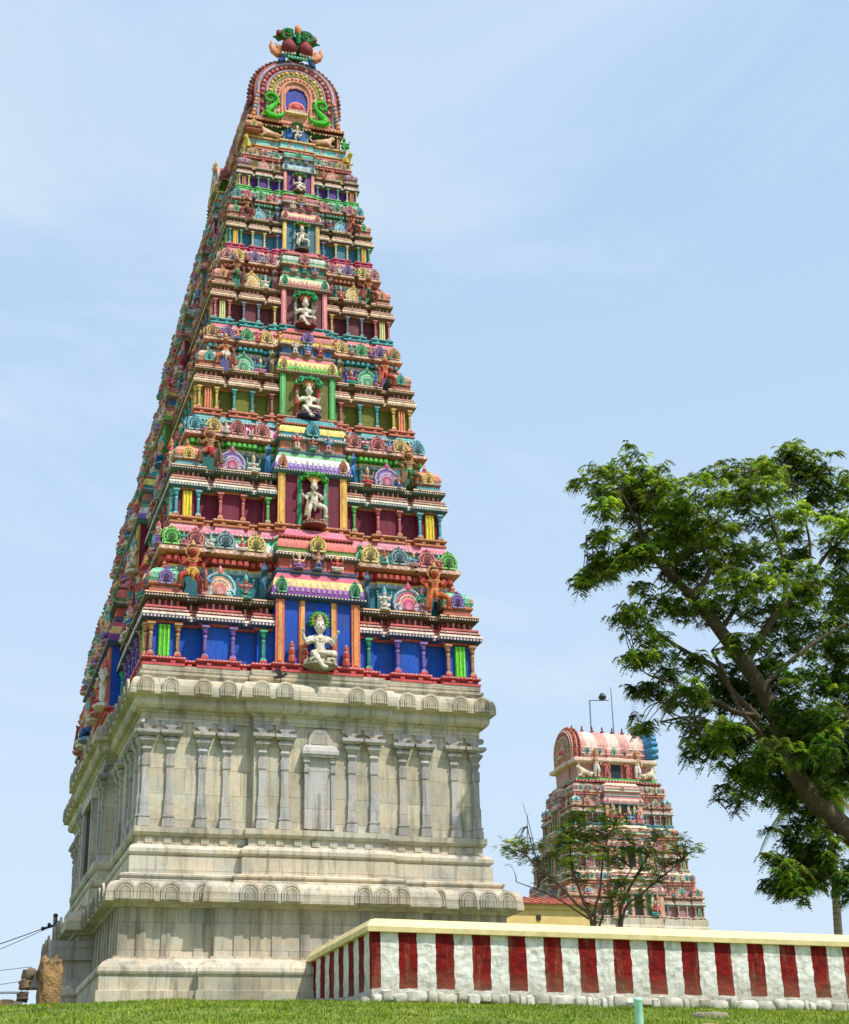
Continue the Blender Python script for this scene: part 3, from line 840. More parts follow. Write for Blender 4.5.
        P5 = rectplan(-cwv, cwv, 0, 1.2 * k + s * .7)
        sweep(cb, P5, [(-.06 * k, Z(2.68)), (.16 * k, Z(2.74)), (.20 * k, Z(2.80)), (.20 * k, Z(2.88)), (.12 * k, Z(2.92))], [tr, tr, dk(tr, .7), mixc(tr, WHITE, .2)])
        dentils(cb, P5, .20 * k, Z(2.81), .06 * k, .05 * k, .012, .12 * k, [cr], ((0, -1),))
        sweep(cb, P5, [(.12 * k, Z(2.92)), (.13 * k, Z(3.00)), (.10 * k, Z(3.20)), (.03 * k, Z(3.52)), (-.08 * k, Z(3.74)), (-.08 * k, Z(3.84)), (-.04 * k, Z(3.86)), (-.04 * k, Z(3.94)), (-.12 * k, Z(3.96))],
              [ct[0], ct[0], ct[1], ct[2], C['trim'], cr, tr, cr])
        dentils(cb, P5, .115 * k, Z(3.02), .10 * k, .14 * k, .03, .19 * k, [mixc(ct[0], WHITE, .5)], ((0, -1),))
        dentils(cb, P5, .075 * k, Z(3.24), .10 * k, .12 * k, .03, .24 * k, [mixc(ct[1], WHITE, .7)], ((0, -1),))
        P6 = rectplan(-cwv * .96, cwv * .96, .05 * k, 1.2 * k + s * .8)
        sweep(cb, P6, [(-.10 * k, Z(3.95)), (-.10 * k, Z(4.36)), (.02 * k, Z(4.40)), (.08 * k, Z(4.44)), (.08 * k, Z(4.54)), (0, Z(4.60)), (-.05 * k, Z(4.62)), (-.05 * k, Z(4.76)), (-.02, Z(4.78)), (-.02 * k, Z(4.96)), (-.12 * k, Z(5.14)), (-.2 * k, Z(5.2)), (-.12 * k, Z(5.22)), (-.12 * k, Z(5.30)), (-.3 * k, Z(5.4)), (-.45 * k, Z(5.68))],
              [C['cbox'], C['ledge'], C['ledge'], C['ledge'], cr, C['kap'], C['cgr'], C['cgr'], ct[3], ct[3], mixc(ct[3], WHITE, .3), C['ledge'], st, C['top'], C['top']])
        for t in (-.62, -.2, .2, .62):
            cb.box(t * cwv - .04 * k, t * cwv + .04 * k, .13 * k, .15 * k + .05 * k, Z(3.97), Z(4.35), mixc(C['cbox'], WHITE, .35))
        dentils(cb, P6, .08 * k, Z(4.455), .05 * k, .06 * k, .012, .12 * k, [cr], ((0, -1),))
        dentils(cb, P6, -.12 * k, Z(5.18), .10 * k, .12 * k, .08 * k, .13 * k, [st], ((0, -1),), 'bead')
        if idx == 0 and not lng:
            for u in (-.98, -.50, .52, 1.0):
                for (zz, rr, cc_) in ((.02, .17, (200, 80, 70)), (.16, .13, (214, 120, 90)), (.30, .15, (190, 70, 60)), (.44, .10, (226, 150, 120)), (.56, .11, (206, 90, 70)), (.68, .05, (236, 180, 120))):
                    cb.ball((u * 1.0, -.16, Z(.40 + zz)), rr, cc_, 7, None, 1, .8, .8)
        cb.build('central_bay', PAINT, bo, M0)
        put('round_ornament', lambda: kudu_mb(C['ckud']), ('kudu', C['ckud']), frame(side, half, 0, of - .02 * k, Z(4.90)) @ SC(.30 * k, .5 * k, .30 * k))
        for sg in (-1, 1):
            cq = C['cfig']
            put('round_ornament', lambda: kudu_mb(cq), ('kudu', cq), frame(side, half, sg * cwv * .86, of + .10 * k, Z(3.18)) @ SC(.19 * k, .5 * k, .30 * k))
            put('scroll_end', lambda: bracket_mb(C['cfig'], C['kap']), ('brk', C['cfig'], C['kap']), frame(side, half, sg * cwv * 1.0, of - .12 * k, Z(4.55)) @ SC(.5 * k, .6 * k, .55 * k))
    return bo

# ================================================================== MAIN GOPURAM
CY = 10.5
tower = empty('temple_tower', (0, CY, 0))
tag(tower, 'tall brightly painted temple tower on a pale granite base, nearest to the camera', 'temple tower')

def stone_base(tw):
    mb = MB()
    h, hd = 6.0, 10.5
    def P(cfront, cleft, cwf=2.25):
        return plan(sym([(h, cwf, 0), (cwf, 0, cfront)]), sym([(hd, 4.0, 0), (4.0, 0, cleft)]))
    def P2(off, cf, cl, cwf=2.25):
        return plan(sym([(h + off, cwf, 0), (cwf, 0, cf)]), sym([(hd + off, 4.0, 0), (4.0, 0, cl)]))
    lower = P2(0, .22, .58, 2.95)
    # plinth + torus
    sweep(mb, lower, [(1.23, -1.2), (1.23, .42), (1.145, .44), (1.145, .90), (1.19, .93), (1.21, 1.0), (1.18, 1.12), (1.06, 1.28), (.86, 1.40), (.70, 1.45), (.70, 1.52), (.58, 1.53), (.58, 3.03), (.70, 3.05), (.74, 3.12), (1.07, 3.17), (1.07, 3.27),
                      (1.06, 3.32), (1.05, 3.50), (1.0, 3.66), (.90, 3.78), (.74, 3.85), (.52, 3.87)], W1)
    mid = P2(0, .26, .55, 2.35)
    sweep(mb, mid, [(.60, 3.83), (.60, 3.93), (.52, 3.97), (.55, 4.02), (.60, 4.05), (.60, 4.11), (.40, 4.18), (.28, 4.20), (.28, 4.74), (.20, 4.76), (.20, 4.79), (.28, 4.83), (.31, 4.88), (.31, 5.0), (.22, 5.10), (.02, 5.20), (.02, 5.44), (.10, 5.46), (.14, 5.52), (.16, 5.56), (.16, 5.74), (-.02, 5.78)], W1)
    up = P2(0, .26, .42, 2.25)
    sweep(mb, up, [(-.02, 5.7), (-.02, 9.33), (.05, 9.35), (.05, 9.62), (.10, 9.64), (.13, 9.70), (.27, 9.74), (.35, 9.84), (.37, 9.96), (.33, 10.05), (.36, 10.10), (.55, 10.15), (.56, 10.28), (.55, 10.31), (.54, 10.48), (.48, 10.64), (.38, 10.75), (.22, 10.80), (.05, 10.82)], W1)
    sweep(mb, P2(0, .2, .36, 2.25), [(.16, 10.78), (.16, 10.90), (.22, 10.95), (.22, 11.04), (.10, 11.08), (.14, 11.12), (.14, 11.29), (-.4, 11.30)], W1)
    # drip blocks in the recessed frieze
    for side in 'FL':
        half = hd if side == 'F' else h; L = h if side == 'F' else hd
        u = -L + .35
        while u < L:
            cproj = (.26 if side == 'F' and abs(u) < 2.35 else .55 if side == 'L' and abs(u) < 4 else 0)
            mb.box(u - .13, u + .13, -.04, .0, 5.21, 5.43, W1, frame(side, half, 0, .02 + cproj, 0))
            u += .62
        # vertical pilaster strips on the lower wall
        us = [6.42, 5.84, 5.05, 4.0, 3.2] if side == 'F' else [10.9, 10.3, 9.6, 8.8, 8.0, 7.3, 6.5, 5.6, 4.7]
        for q in us:
            for sg in (-1, 1):
                mb.box(sg * q - .15, sg * q + .15, -.05, .02, 1.53, 3.03, (232, 232, 235), frame(side, half, 0, .58, 0))
        cp = .22 if side == 'F' else .58
        for q in ([2.75, 2.2, 1.5, .55] if side == 'F' else [3.7, 3.1, 2.5]):
            for sg in (-1, 1):
                mb.box(sg * q - .15, sg * q + .15, -.05, .02, 1.53, 3.03, (232, 232, 235), frame(side, half, 0, .58 + cp, 0))
    o = mb.build('stone_base', STONE, tw)
    # carved pilaster: height 5.76 .. 9.02
    pm = MB(); w = .145
    G = (236, 240, 246)
    pm.box(-.20, .20, -.15, 0, 5.76, 5.98, G); pm.box(-.17, .17, -.13, 0, 5.98, 6.05, G); pm.box(-.20, .20, -.15, 0, 6.05, 6.10, G)
    pm.box(-w, w, -.11, 0, 6.10, 6.72, G); pm.box(-w * .82, w * .82, -.09, 0, 6.72, 7.60, G); pm.box(-w, w, -.11, 0, 7.60, 7.92, G)
    pm.box(-w * .75, w * .75, -.08, 0, 7.92, 8.0, G)
    pm.add(*[[(-.11, -.08, 8.0), (.11, -.08, 8.0), (.17, -.14, 8.12), (-.17, -.14, 8.12), (.12, -.10, 8.22), (-.12, -.10, 8.22), (-.11, 0, 8.0), (.11, 0, 8.0), (.17, 0, 8.12), (-.17, 0, 8.12), (.12, 0, 8.22), (-.12, 0, 8.22)],
            [(0, 1, 2, 3), (3, 2, 4, 5), (1, 7, 8, 2), (2, 8, 10, 4), (6, 0, 3, 9), (9, 3, 5, 11)]], G)
    pm.add([(-.12, -.10, 8.22), (.12, -.10, 8.22), (.24, -.20, 8.38), (-.24, -.20, 8.38), (-.12, 0, 8.22), (.12, 0, 8.22), (.24, 0, 8.38), (-.24, 0, 8.38)], [(0, 1, 2, 3), (1, 5, 6, 2), (4, 0, 3, 7)], G)
    pm.box(-.25, .25, -.21, 0, 8.38, 8.47, G); pm.box(-.17, .17, -.16, 0, 8.47, 8.52, G)
    pm.add([(-.22, -.2, 8.52), (.22, -.2, 8.52), (.36, -.30, 8.60), (-.36, -.30, 8.60), (-.22, 0, 8.52), (.22, 0, 8.52), (.36, 0, 8.60), (-.36, 0, 8.60)], [(0, 1, 2, 3), (1, 5, 6, 2), (4, 0, 3, 7), (3, 2, 6, 7)], G)
    pm.box(-.37, .37, -.31, 0, 8.60, 8.70, G)
    pm.box(-.13, .13, -.12, 0, 8.70, 9.03, G)
    for s in (-1, 1):   # corbel scrolls either side
        pm.prism([(s * .13, 8.78), (s * .20, 8.85), (s * .32, 8.86), (s * .365, 8.93), (s * .31, 9.02), (s * .13, 9.02)][::s], 0, -.12, G)
    pm.v = [(x, y, 5.76 + (z - 5.76) * 1.10) for x, y, z in pm.v]
    pme = pm.mesh('stone_pilaster', STONE_PLAIN)
    for q in (5.85, 5.05, 3.96, 3.13):
        for sg in (-1, 1): link('stone_pilaster', pme, o, frame('F', hd, sg * q, -.02, 0))
    for q in (-1.95, -1.17, 1.20, 2.0): link('stone_pilaster', pme, o, frame('F', hd, q, .24, 0))
    for q in (10.35, 9.45, 8.2, 7.3, 5.6, 4.7):
        for sg in (-1, 1): link('stone_pilaster', pme, o, frame('L', h, sg * q, -.02, 0))
    for q in (3.75, 2.9):
        for sg in (-1, 1): link('stone_pilaster', pme, o, frame('L', h, sg * q, .40, 0))
    # false niche in the middle bay
    nm = MB()
    nm.box(-.40, .40, -.10, 0, 5.80, 8.02, G)
    nm.box(-.05, .05, -.115, -.10, 5.80, 6.9, dk(W1, .8))
    for s in (-1, 1):
        nm.box(s * .47 - .07, s * .47 + .07, -.16, 0, 5.80, 7.95, G); nm.box(s * .47 - .10, s * .47 + .10, -.2, 0, 7.55, 7.66, G); nm.box(s * .47 - .11, s * .47 + .11, -.2, 0, 7.86, 8.02, G)
    nm.box(-.62, .62, -.26, 0, 8.02, 8.10, G)
    sweep(nm, rectplan(-.55, .55, -.2, 0), [(.10, 8.10), (.10, 8.2), (.04, 8.33), (-.06, 8.42)], G)
    nm.prism([(.42 * cos(radians(a)), 8.42 + .52 * sin(radians(a))) for a in range(-10, 191, 10)], 0, -.14, G)
    nm.prism([(.30 * cos(radians(a)), 8.44 + .38 * sin(radians(a))) for a in range(0, 181, 10)], -.14, -.16, dk(W1, .86))
    nm.v = [(x, y, 5.76 + (z - 5.76) * 1.11) for x, y, z in nm.v]
    nm.build('stone_niche', STONE_PLAIN, o, frame('F', hd, .05, .24, 0))
    # arched ornaments on the two rolled cornices
    def arch(r, name):
        a = MB()
        a.prism([(r, -.0)] + [(r * cos(radians(t)), .28 + r * 1.0 * sin(radians(t))) for t in range(0, 181, 12)] + [(-r, 0)], .0, -.07, W1)
        a.prism([(r * .55, -.0)] + [(r * .55 * cos(radians(t)), .20 + r * .6 * sin(radians(t))) for t in range(0, 181, 15)] + [(-r * .55, 0)], -.07, -.085, (232, 230, 228))
        a.prism([(r * .22, -.0)] + [(r * .22 * cos(radians(t)), .16 + r * .25 * sin(radians(t))) for t in range(0, 181, 20)] + [(-r * .22, 0)], -.085, -.095, (235, 235, 235))
        for f_ in (.80, .52):
            a.tube([(r * f_ * cos(radians(t)), -.078 if f_ > .6 else -.09, .24 + r * f_ * sin(radians(t))) for t in range(0, 181, 15)], .008, (176, 169, 158), 4)
            for s_ in (-1, 1): a.tube([(s_ * r * f_, -.078 if f_ > .6 else -.09, .02), (s_ * r * f_, -.078 if f_ > .6 else -.09, .24)], .008, (176, 169, 158), 4)
        return a.mesh(name, STONE)
    au = arch(.29, 'cornice_arch'); al = arch(.32, 'cornice_arch')
    for q in (6.25, 5.85, 5.05, 3.96, 3.13, 2.05, 1.25):
        for sg in (-1, 1):
            if q == 6.25: continue
            link('cornice_arch', au, o, frame('F', hd, sg * q * 1.03, .545 + (.26 if q < 2.2 else 0), 10.20) @ RX(radians(-3)))
    for n_, u in enumerate((-6.46, -5.83, -5.01, -3.93, -3.27, 3.27, 3.97, 5.06, 5.80, 6.46)):
        link('cornice_arch', al, o, frame('F', hd, u, 1.045 + .006 * (n_ % 2), 3.22) @ RX(radians(-3)))
    for n_, u in enumerate((-2.50, -1.86, -1.12, 1.34, 2.0, 2.62)):
        link('cornice_arch', al, o, frame('F', hd, u, 1.265 + .006 * (n_ % 2), 3.22) @ RX(radians(-3)))
    for q in (10.4, 9.5, 8.3, 7.3, 6.2, 5.2):
        for sg in (-1, 1):
            link('cornice_arch', au, o, frame('L', h, sg * q, .545, 10.20)); link('cornice_arch', al, o, frame('L', h, sg * q * 1.04, 1.045, 3.22))
    for q in (3.5, 2.4, 1.2):
        for sg in (-1, 1):
            link('cornice_arch', au, o, frame('L', h, sg * q, .96, 10.20)); link('cornice_arch', al, o, frame('L', h, sg * q, 1.64, 3.22))
    # entrance on the long side: dark block with the door recess's shade in its colour, projecting slab on posts, steps
    d = MB()
    d.box(-1.3, 1.3, -.03, .3, 5.8, 8.6, (50, 48, 46)); d.box(-1.6, -1.3, -.16, .1, 5.8, 8.9, W1); d.box(1.3, 1.6, -.16, .1, 5.8, 8.9, W1); d.box(-1.7, 1.7, -.2, .1, 8.6, 9.0, W1)
    d.build('doorway', STONE_PLAIN, o, frame('L', h, 0, .46, 0))
    for s in (-1, 1):
        pch = MB()
        pch.box(-.45, .45, -.52, .8, -1.5, 1.55, W1); pch.box(-.32, .32, -.36, .8, 1.55, 2.17, W1)
        pch.box(-.5, .5, -.82, .8, 2.17, 2.82, (225, 225, 228)); pch.box(-.56, .40, -.66, .6, -1.5, .62, W1)
        pch.build('porch_pier', STONE_PLAIN, o, frame('L', h, s * 4.3, 1.25, 0))
    return o
stone_base(tower)

PAL = [
 dict(base=(222, 78, 84), wall=(0, 86, 198), trim=(30, 52, 110), cream=(246, 214, 196), step=(196, 68, 66), ledge=(58, 50, 52), wall2=(18, 108, 128), line=(246, 190, 60), bead=(186, 56, 44), kap=(204, 122, 86),
      band=((214, 224, 222), (70, 190, 150), (240, 215, 225)), top=(206, 104, 128), pk=(196, 122, 70), strip=(70, 205, 30), pp=(112, 72, 176), pi=(40, 168, 120), kroof=(88, 186, 140), kbody=(214, 96, 78), kkud=(122, 80, 176),
      nasi=((60, 170, 200), (222, 140, 90), (220, 110, 110)), nasi2=((150, 176, 214), (226, 90, 90), (222, 84, 130)), brk=(50, 110, 130), kudu=((80, 205, 50), (222, 84, 90), (90, 140, 160), (238, 204, 88)), cwall=(0, 78, 190), jamb=(226, 116, 84), jamb2=(240, 170, 96),
      csal=((150, 74, 168), (246, 206, 130), (222, 96, 126), (232, 120, 112)), cbox=(204, 74, 66), cgr=(120, 150, 80), ckud=(240, 200, 90), cfig=(50, 180, 122)),
 dict(base=(206, 126, 78), wall=(120, 18, 54), trim=(60, 112, 140), cream=(244, 220, 196), step=(190, 106, 84), ledge=(62, 96, 112), wall2=(6, 104, 98), line=(240, 180, 100), bead=(70, 186, 50), kap=(198, 110, 90),
      band=((232, 110, 180), (248, 226, 240), (214, 60, 150)), top=(50, 140, 146), pk=(66, 172, 196), strip=(248, 206, 30), pp=(206, 82, 78), pi=(92, 186, 82), kroof=(228, 116, 84), kbody=(98, 168, 176), kkud=(244, 190, 80),
      nasi=((150, 120, 200), (136, 90, 190), (190, 60, 110)), brk=(40, 120, 190), kudu=((60, 170, 200), (244, 196, 90), (206, 70, 80), (206, 90, 90)), cwall=(118, 18, 54), jamb=(240, 176, 84), jamb2=(50, 172, 118),
      csal=((156, 120, 204), (246, 236, 240), (120, 186, 130), (246, 226, 120)), cbox=(196, 110, 80), cgr=(60, 150, 160), ckud=(50, 172, 196), cfig=(228, 134, 96)),
 dict(base=(226, 116, 88), wall=(112, 114, 20), trim=(150, 110, 96), cream=(244, 212, 170), step=(196, 120, 92), ledge=(120, 80, 76), wall2=(82, 84, 160), line=(240, 170, 110), bead=(40, 150, 160), kap=(214, 120, 96),
      band=((240, 200, 120), (236, 130, 140), (248, 220, 200)), top=(210, 90, 96), pk=(236, 190, 80), strip=(232, 106, 88), pp=(36, 160, 170), pi=(190, 84, 104), kroof=(196, 140, 110), kbody=(206, 112, 92), kkud=(50, 170, 150),
      nasi=((40, 170, 110), (60, 180, 120), (30, 130, 80)), brk=(150, 130, 60), kudu=((204, 140, 60), (124, 72, 170), (46, 170, 90), (236, 190, 90)), cwall=(110, 110, 22), jamb=(50, 178, 106), jamb2=(206, 90, 74),
      csal=((120, 200, 70), (244, 214, 130), (236, 120, 130), (200, 120, 110)), cbox=(46, 90, 160), cgr=(236, 214, 90), ckud=(134, 90, 190), cfig=(240, 206, 90)),
 dict(base=(64, 168, 176), wall=(112, 40, 52), trim=(130, 84, 84), cream=(240, 204, 160), step=(184, 110, 84), ledge=(130, 84, 70), wall2=(10, 130, 104), line=(232, 160, 90), bead=(150, 80, 60), kap=(190, 110, 84),
      band=((226, 226, 214), (210, 190, 196), (240, 222, 190)), top=(186, 84, 92), pk=(206, 92, 96), strip=(216, 206, 160), pp=(108, 120, 150), pi=(232, 196, 100), kroof=(220, 110, 100), kbody=(200, 130, 110), kkud=(234, 150, 100),
      nasi=((236, 206, 110), (232, 190, 80), (206, 150, 60)), brk=(150, 70, 90), kudu=((230, 130, 130), (238, 206, 90), (130, 90, 180), (220, 100, 130)), cwall=(104, 42, 44), jamb=(238, 130, 160), jamb2=(140, 170, 150),
      csal=((216, 130, 120), (240, 210, 170), (60, 160, 110), (190, 200, 190)), cbox=(40, 130, 110), cgr=(150, 206, 170), ckud=(232, 120, 120), cfig=(60, 170, 130)),
 dict(base=(206, 62, 112), wall=(56, 124, 150), trim=(96, 84, 96), cream=(238, 206, 160), step=(180, 116, 90), ledge=(90, 80, 80), wall2=(130, 44, 60), line=(230, 170, 90), bead=(60, 140, 110), kap=(190, 100, 86),
      band=((140, 190, 196), (222, 120, 150), (230, 226, 200)), top=(60, 150, 90), pk=(60, 160, 110), strip=(240, 170, 70), pp=(234, 208, 120), pi=(104, 90, 140), kroof=(224, 130, 140), kbody=(196, 110, 100), kkud=(70, 170, 90),
      nasi=((80, 186, 214), (90, 190, 210), (40, 140, 180)), brk=(90, 130, 150), kudu=((70, 176, 190), (226, 100, 140), (70, 170, 110), (228, 110, 130)), cwall=(52, 120, 146), jamb=(236, 196, 110), jamb2=(90, 150, 160),
      csal=((206, 84, 120), (236, 200, 150), (210, 110, 110), (200, 110, 120)), cbox=(150, 70, 90), cgr=(200, 180, 170), ckud=(228, 150, 80), cfig=(228, 120, 110)),
 dict(base=(86, 204, 90), wall=(92, 32, 130), trim=(70, 90, 110), cream=(240, 222, 196), step=(186, 110, 90), ledge=(90, 80, 70), wall2=(196, 150, 60), line=(220, 160, 90), bead=(190, 90, 80), kap=(180, 100, 84),
      band=((150, 214, 210), (120, 190, 200), (240, 210, 160)), top=(170, 90, 80), pk=(236, 214, 130), strip=(190, 90, 70), pp=(70, 180, 140), pi=(70, 170, 160), kroof=(100, 120, 170), kbody=(130, 110, 130), kkud=(226, 130, 140),
      nasi=((228, 130, 130), (226, 120, 120), (200, 80, 90)), brk=(196, 160, 80), kudu=((206, 170, 70), (220, 180, 80), (150, 110, 90), (80, 170, 120)), cwall=(92, 32, 120), jamb=(236, 130, 130), jamb2=(110, 60, 140),
      csal=((220, 220, 214), (150, 190, 200), (90, 130, 170), (100, 190, 150)), cbox=(80, 150, 150), cgr=(110, 170, 150), ckud=(60, 180, 130), cfig=(110, 150, 170)),
]
for q_ in PAL:
    for kk_, t_ in (('step', .14), ('kap', .14), ('top', .12), ('base', .06), ('ledge', .24), ('trim', .14), ('wall2', .12), ('line', .2), ('bead', .1), ('pk', .08), ('pp', .08), ('kroof', .1), ('kbody', .12), ('cream', .1), ('cbox', .12)):
        q_[kk_] = mixc(q_[kk_], (255, 236, 226), t_)
    q_['kudu'] = tuple(mixc(c_, (255, 240, 220), .14) for c_ in q_['kudu'])
    q_['nasi'] = tuple(mixc(c_, (255, 240, 220), .12) for c_ in q_['nasi'])
ZS = [11.29, 17.0, 21.96, 26.40, 30.44, 33.75, 36.2]
HS = [6.08, 5.24, 4.37, 3.74, 3.10, 2.66, 2.25]
for i in range(6):
    storey(tower, ZS[i] + .002, ZS[i + 1], HS[i], CY - (6.0 - HS[i]), HS[i + 1], PAL[i], i)

for nm_, q_ in REST.items():
    tag(q_.build(nm_ + '_rows', PAINT, tower), kind='stuff')
def hdof(h): return CY - (6.0 - h)
# ------------------------------------------------------------------ top storey and barrel vault
def crown_storey(tw):
    h = 2.20; hd = hdof(h); z0 = 36.2
    mb = MB()
    pl = plan(sym([(h, .75, 0), (.75, 0, .12)]), sym([(hd, 2.2, 0), (2.2, 0, .35)]))
    sweep(mb, pl, [(.06, z0), (.06, z0 + .08), (-.02, z0 + .1), (-.02, z0 + .16), (.05, z0 + .18), (.05, z0 + .24), (-.02, z0 + .25), (-.02, z0 + .56), (.06, z0 + .58), (.08, z0 + .66), (0, z0 + .68), (-.38, z0 + .70)],
          [(196, 110, 90), (150, 70, 60), (226, 150, 110), (226, 150, 110), (226, 190, 120), (210, 130, 90), (130, 206, 206), (210, 130, 90), (240, 200, 120), (200, 120, 90), (200, 120, 90)], False)
    dentils(mb, pl, -.02, z0 + .28, .05, .24, .03, .5, [(236, 130, 120)])
    dentils(mb, pl, .06, z0 + .60, .06, .05, .015, .13, [(250, 230, 190)])
    sweep(mb, pl, [(-.36, z0 + .66), (-.36, z0 + 1.35), (-.20, z0 + 1.40), (-.10, z0 + 1.45), (-.10, z0 + 1.52), (-.16, z0 + 1.55), (-.16, z0 + 1.68)],
          [(130, 40, 44), (60, 120, 60), (40, 60, 40), (190, 90, 70), (226, 170, 120), (110, 30, 30)], True)
    dentils(mb, pl, -.12, z0 + 1.40, .06, .07, .05, .13, [(70, 150, 70), (230, 200, 120)])
    for sg in (-1, 1):
        mb.box(sg * 1.22 - .48, sg * 1.22 + .48, -hd + .30, -hd + .42, z0 + .75, z0 + 1.30, (20, 50, 120))
        for u in (.5, 1.95):
            mb.box(sg * u - .07, sg * u + .07, -hd + .14, -hd + .36, z0 + .68, z0 + 1.38, (90, 170, 200) if u < 1 else (210, 130, 90))
    mb.box(-.42, .42, -hd + .02, -hd + .2, z0 + .70, z0 + 1.42, (10, 90, 160))
    o = mb.build('top_storey', PAINT, tw)
    # left side: little shrines along
    for u in (-5.6, -3.9, 3.9, 5.6, 6.7):
        link('corner_shrine', cached(('kt', 1), lambda: kuta_mb((206, 120, 90), (170, 80, 70), (230, 190, 90), (190, 110, 90)), 'corner_shrine'), o, frame('L', h, u, -.2, z0 + .68) @ SC(.7))
    return o
crown_storey(tower)

def barrel(tw, w, z0, zs, top, y0, y1, cols, name='barrel_vault', axis='y'):
    """horseshoe barrel vault with ribs"""
    prof = []
    R = top - zs
    for k in range(21):
        a = radians(180 * k / 20)
        prof.append((w * 1.06 * cos(a), zs + R * sin(a)))
    prof = [(w * .9, z0), (w * 1.0, z0 + (zs - z0) * .35)] + prof + [(-w * 1.0, z0 + (zs - z0) * .35), (-w * .9, z0)]
    mb = MB()
    n = int((y1 - y0) / .42); m = len(prof)
    ys = []
    for j in range(n + 1):
        y = y0 + (y1 - y0) * j / n
        ys.append((y, 1.0 if j % 2 == 0 else 1.05)); 
    vs = []; fs = []; cs = []
    for y, sc in ys:
        for x, z in prof: vs.append((x * sc, y, z0 + (z - z0) * (1 + (sc - 1) * .6)))
    for j in range(len(ys) - 1):
        for i in range(m - 1):
            fs.append((j * m + i, j * m + i + 1, (j + 1) * m + i + 1, (j + 1) * m + i)); cs.append(cols[(j // 2 + (2 if i in (3, 4, m - 5, m - 6) else 0)) % len(cols)])
    fs.append(tuple(range(m))[::-1]); cs.append(cols[0]); fs.append(tuple((len(ys) - 1) * m + i for i in range(m))); cs.append(cols[0])
    M = None if axis == 'y' else RZ(-pi / 2)
    mb.add(vs, fs, cs, M, False)
    for f in (.08, .5, .92):
        for s in (-1, 1):
            pts = [(s * w * 1.07, y0 + (y1 - y0) * t / 20, z0 + (zs - z0) * f * 1.2) for t in range(21)]
            mb.tube(pts, .06, mixc(cols[0], WHITE, .4), 5, M)
    return mb.build(name, PAINT, tw)

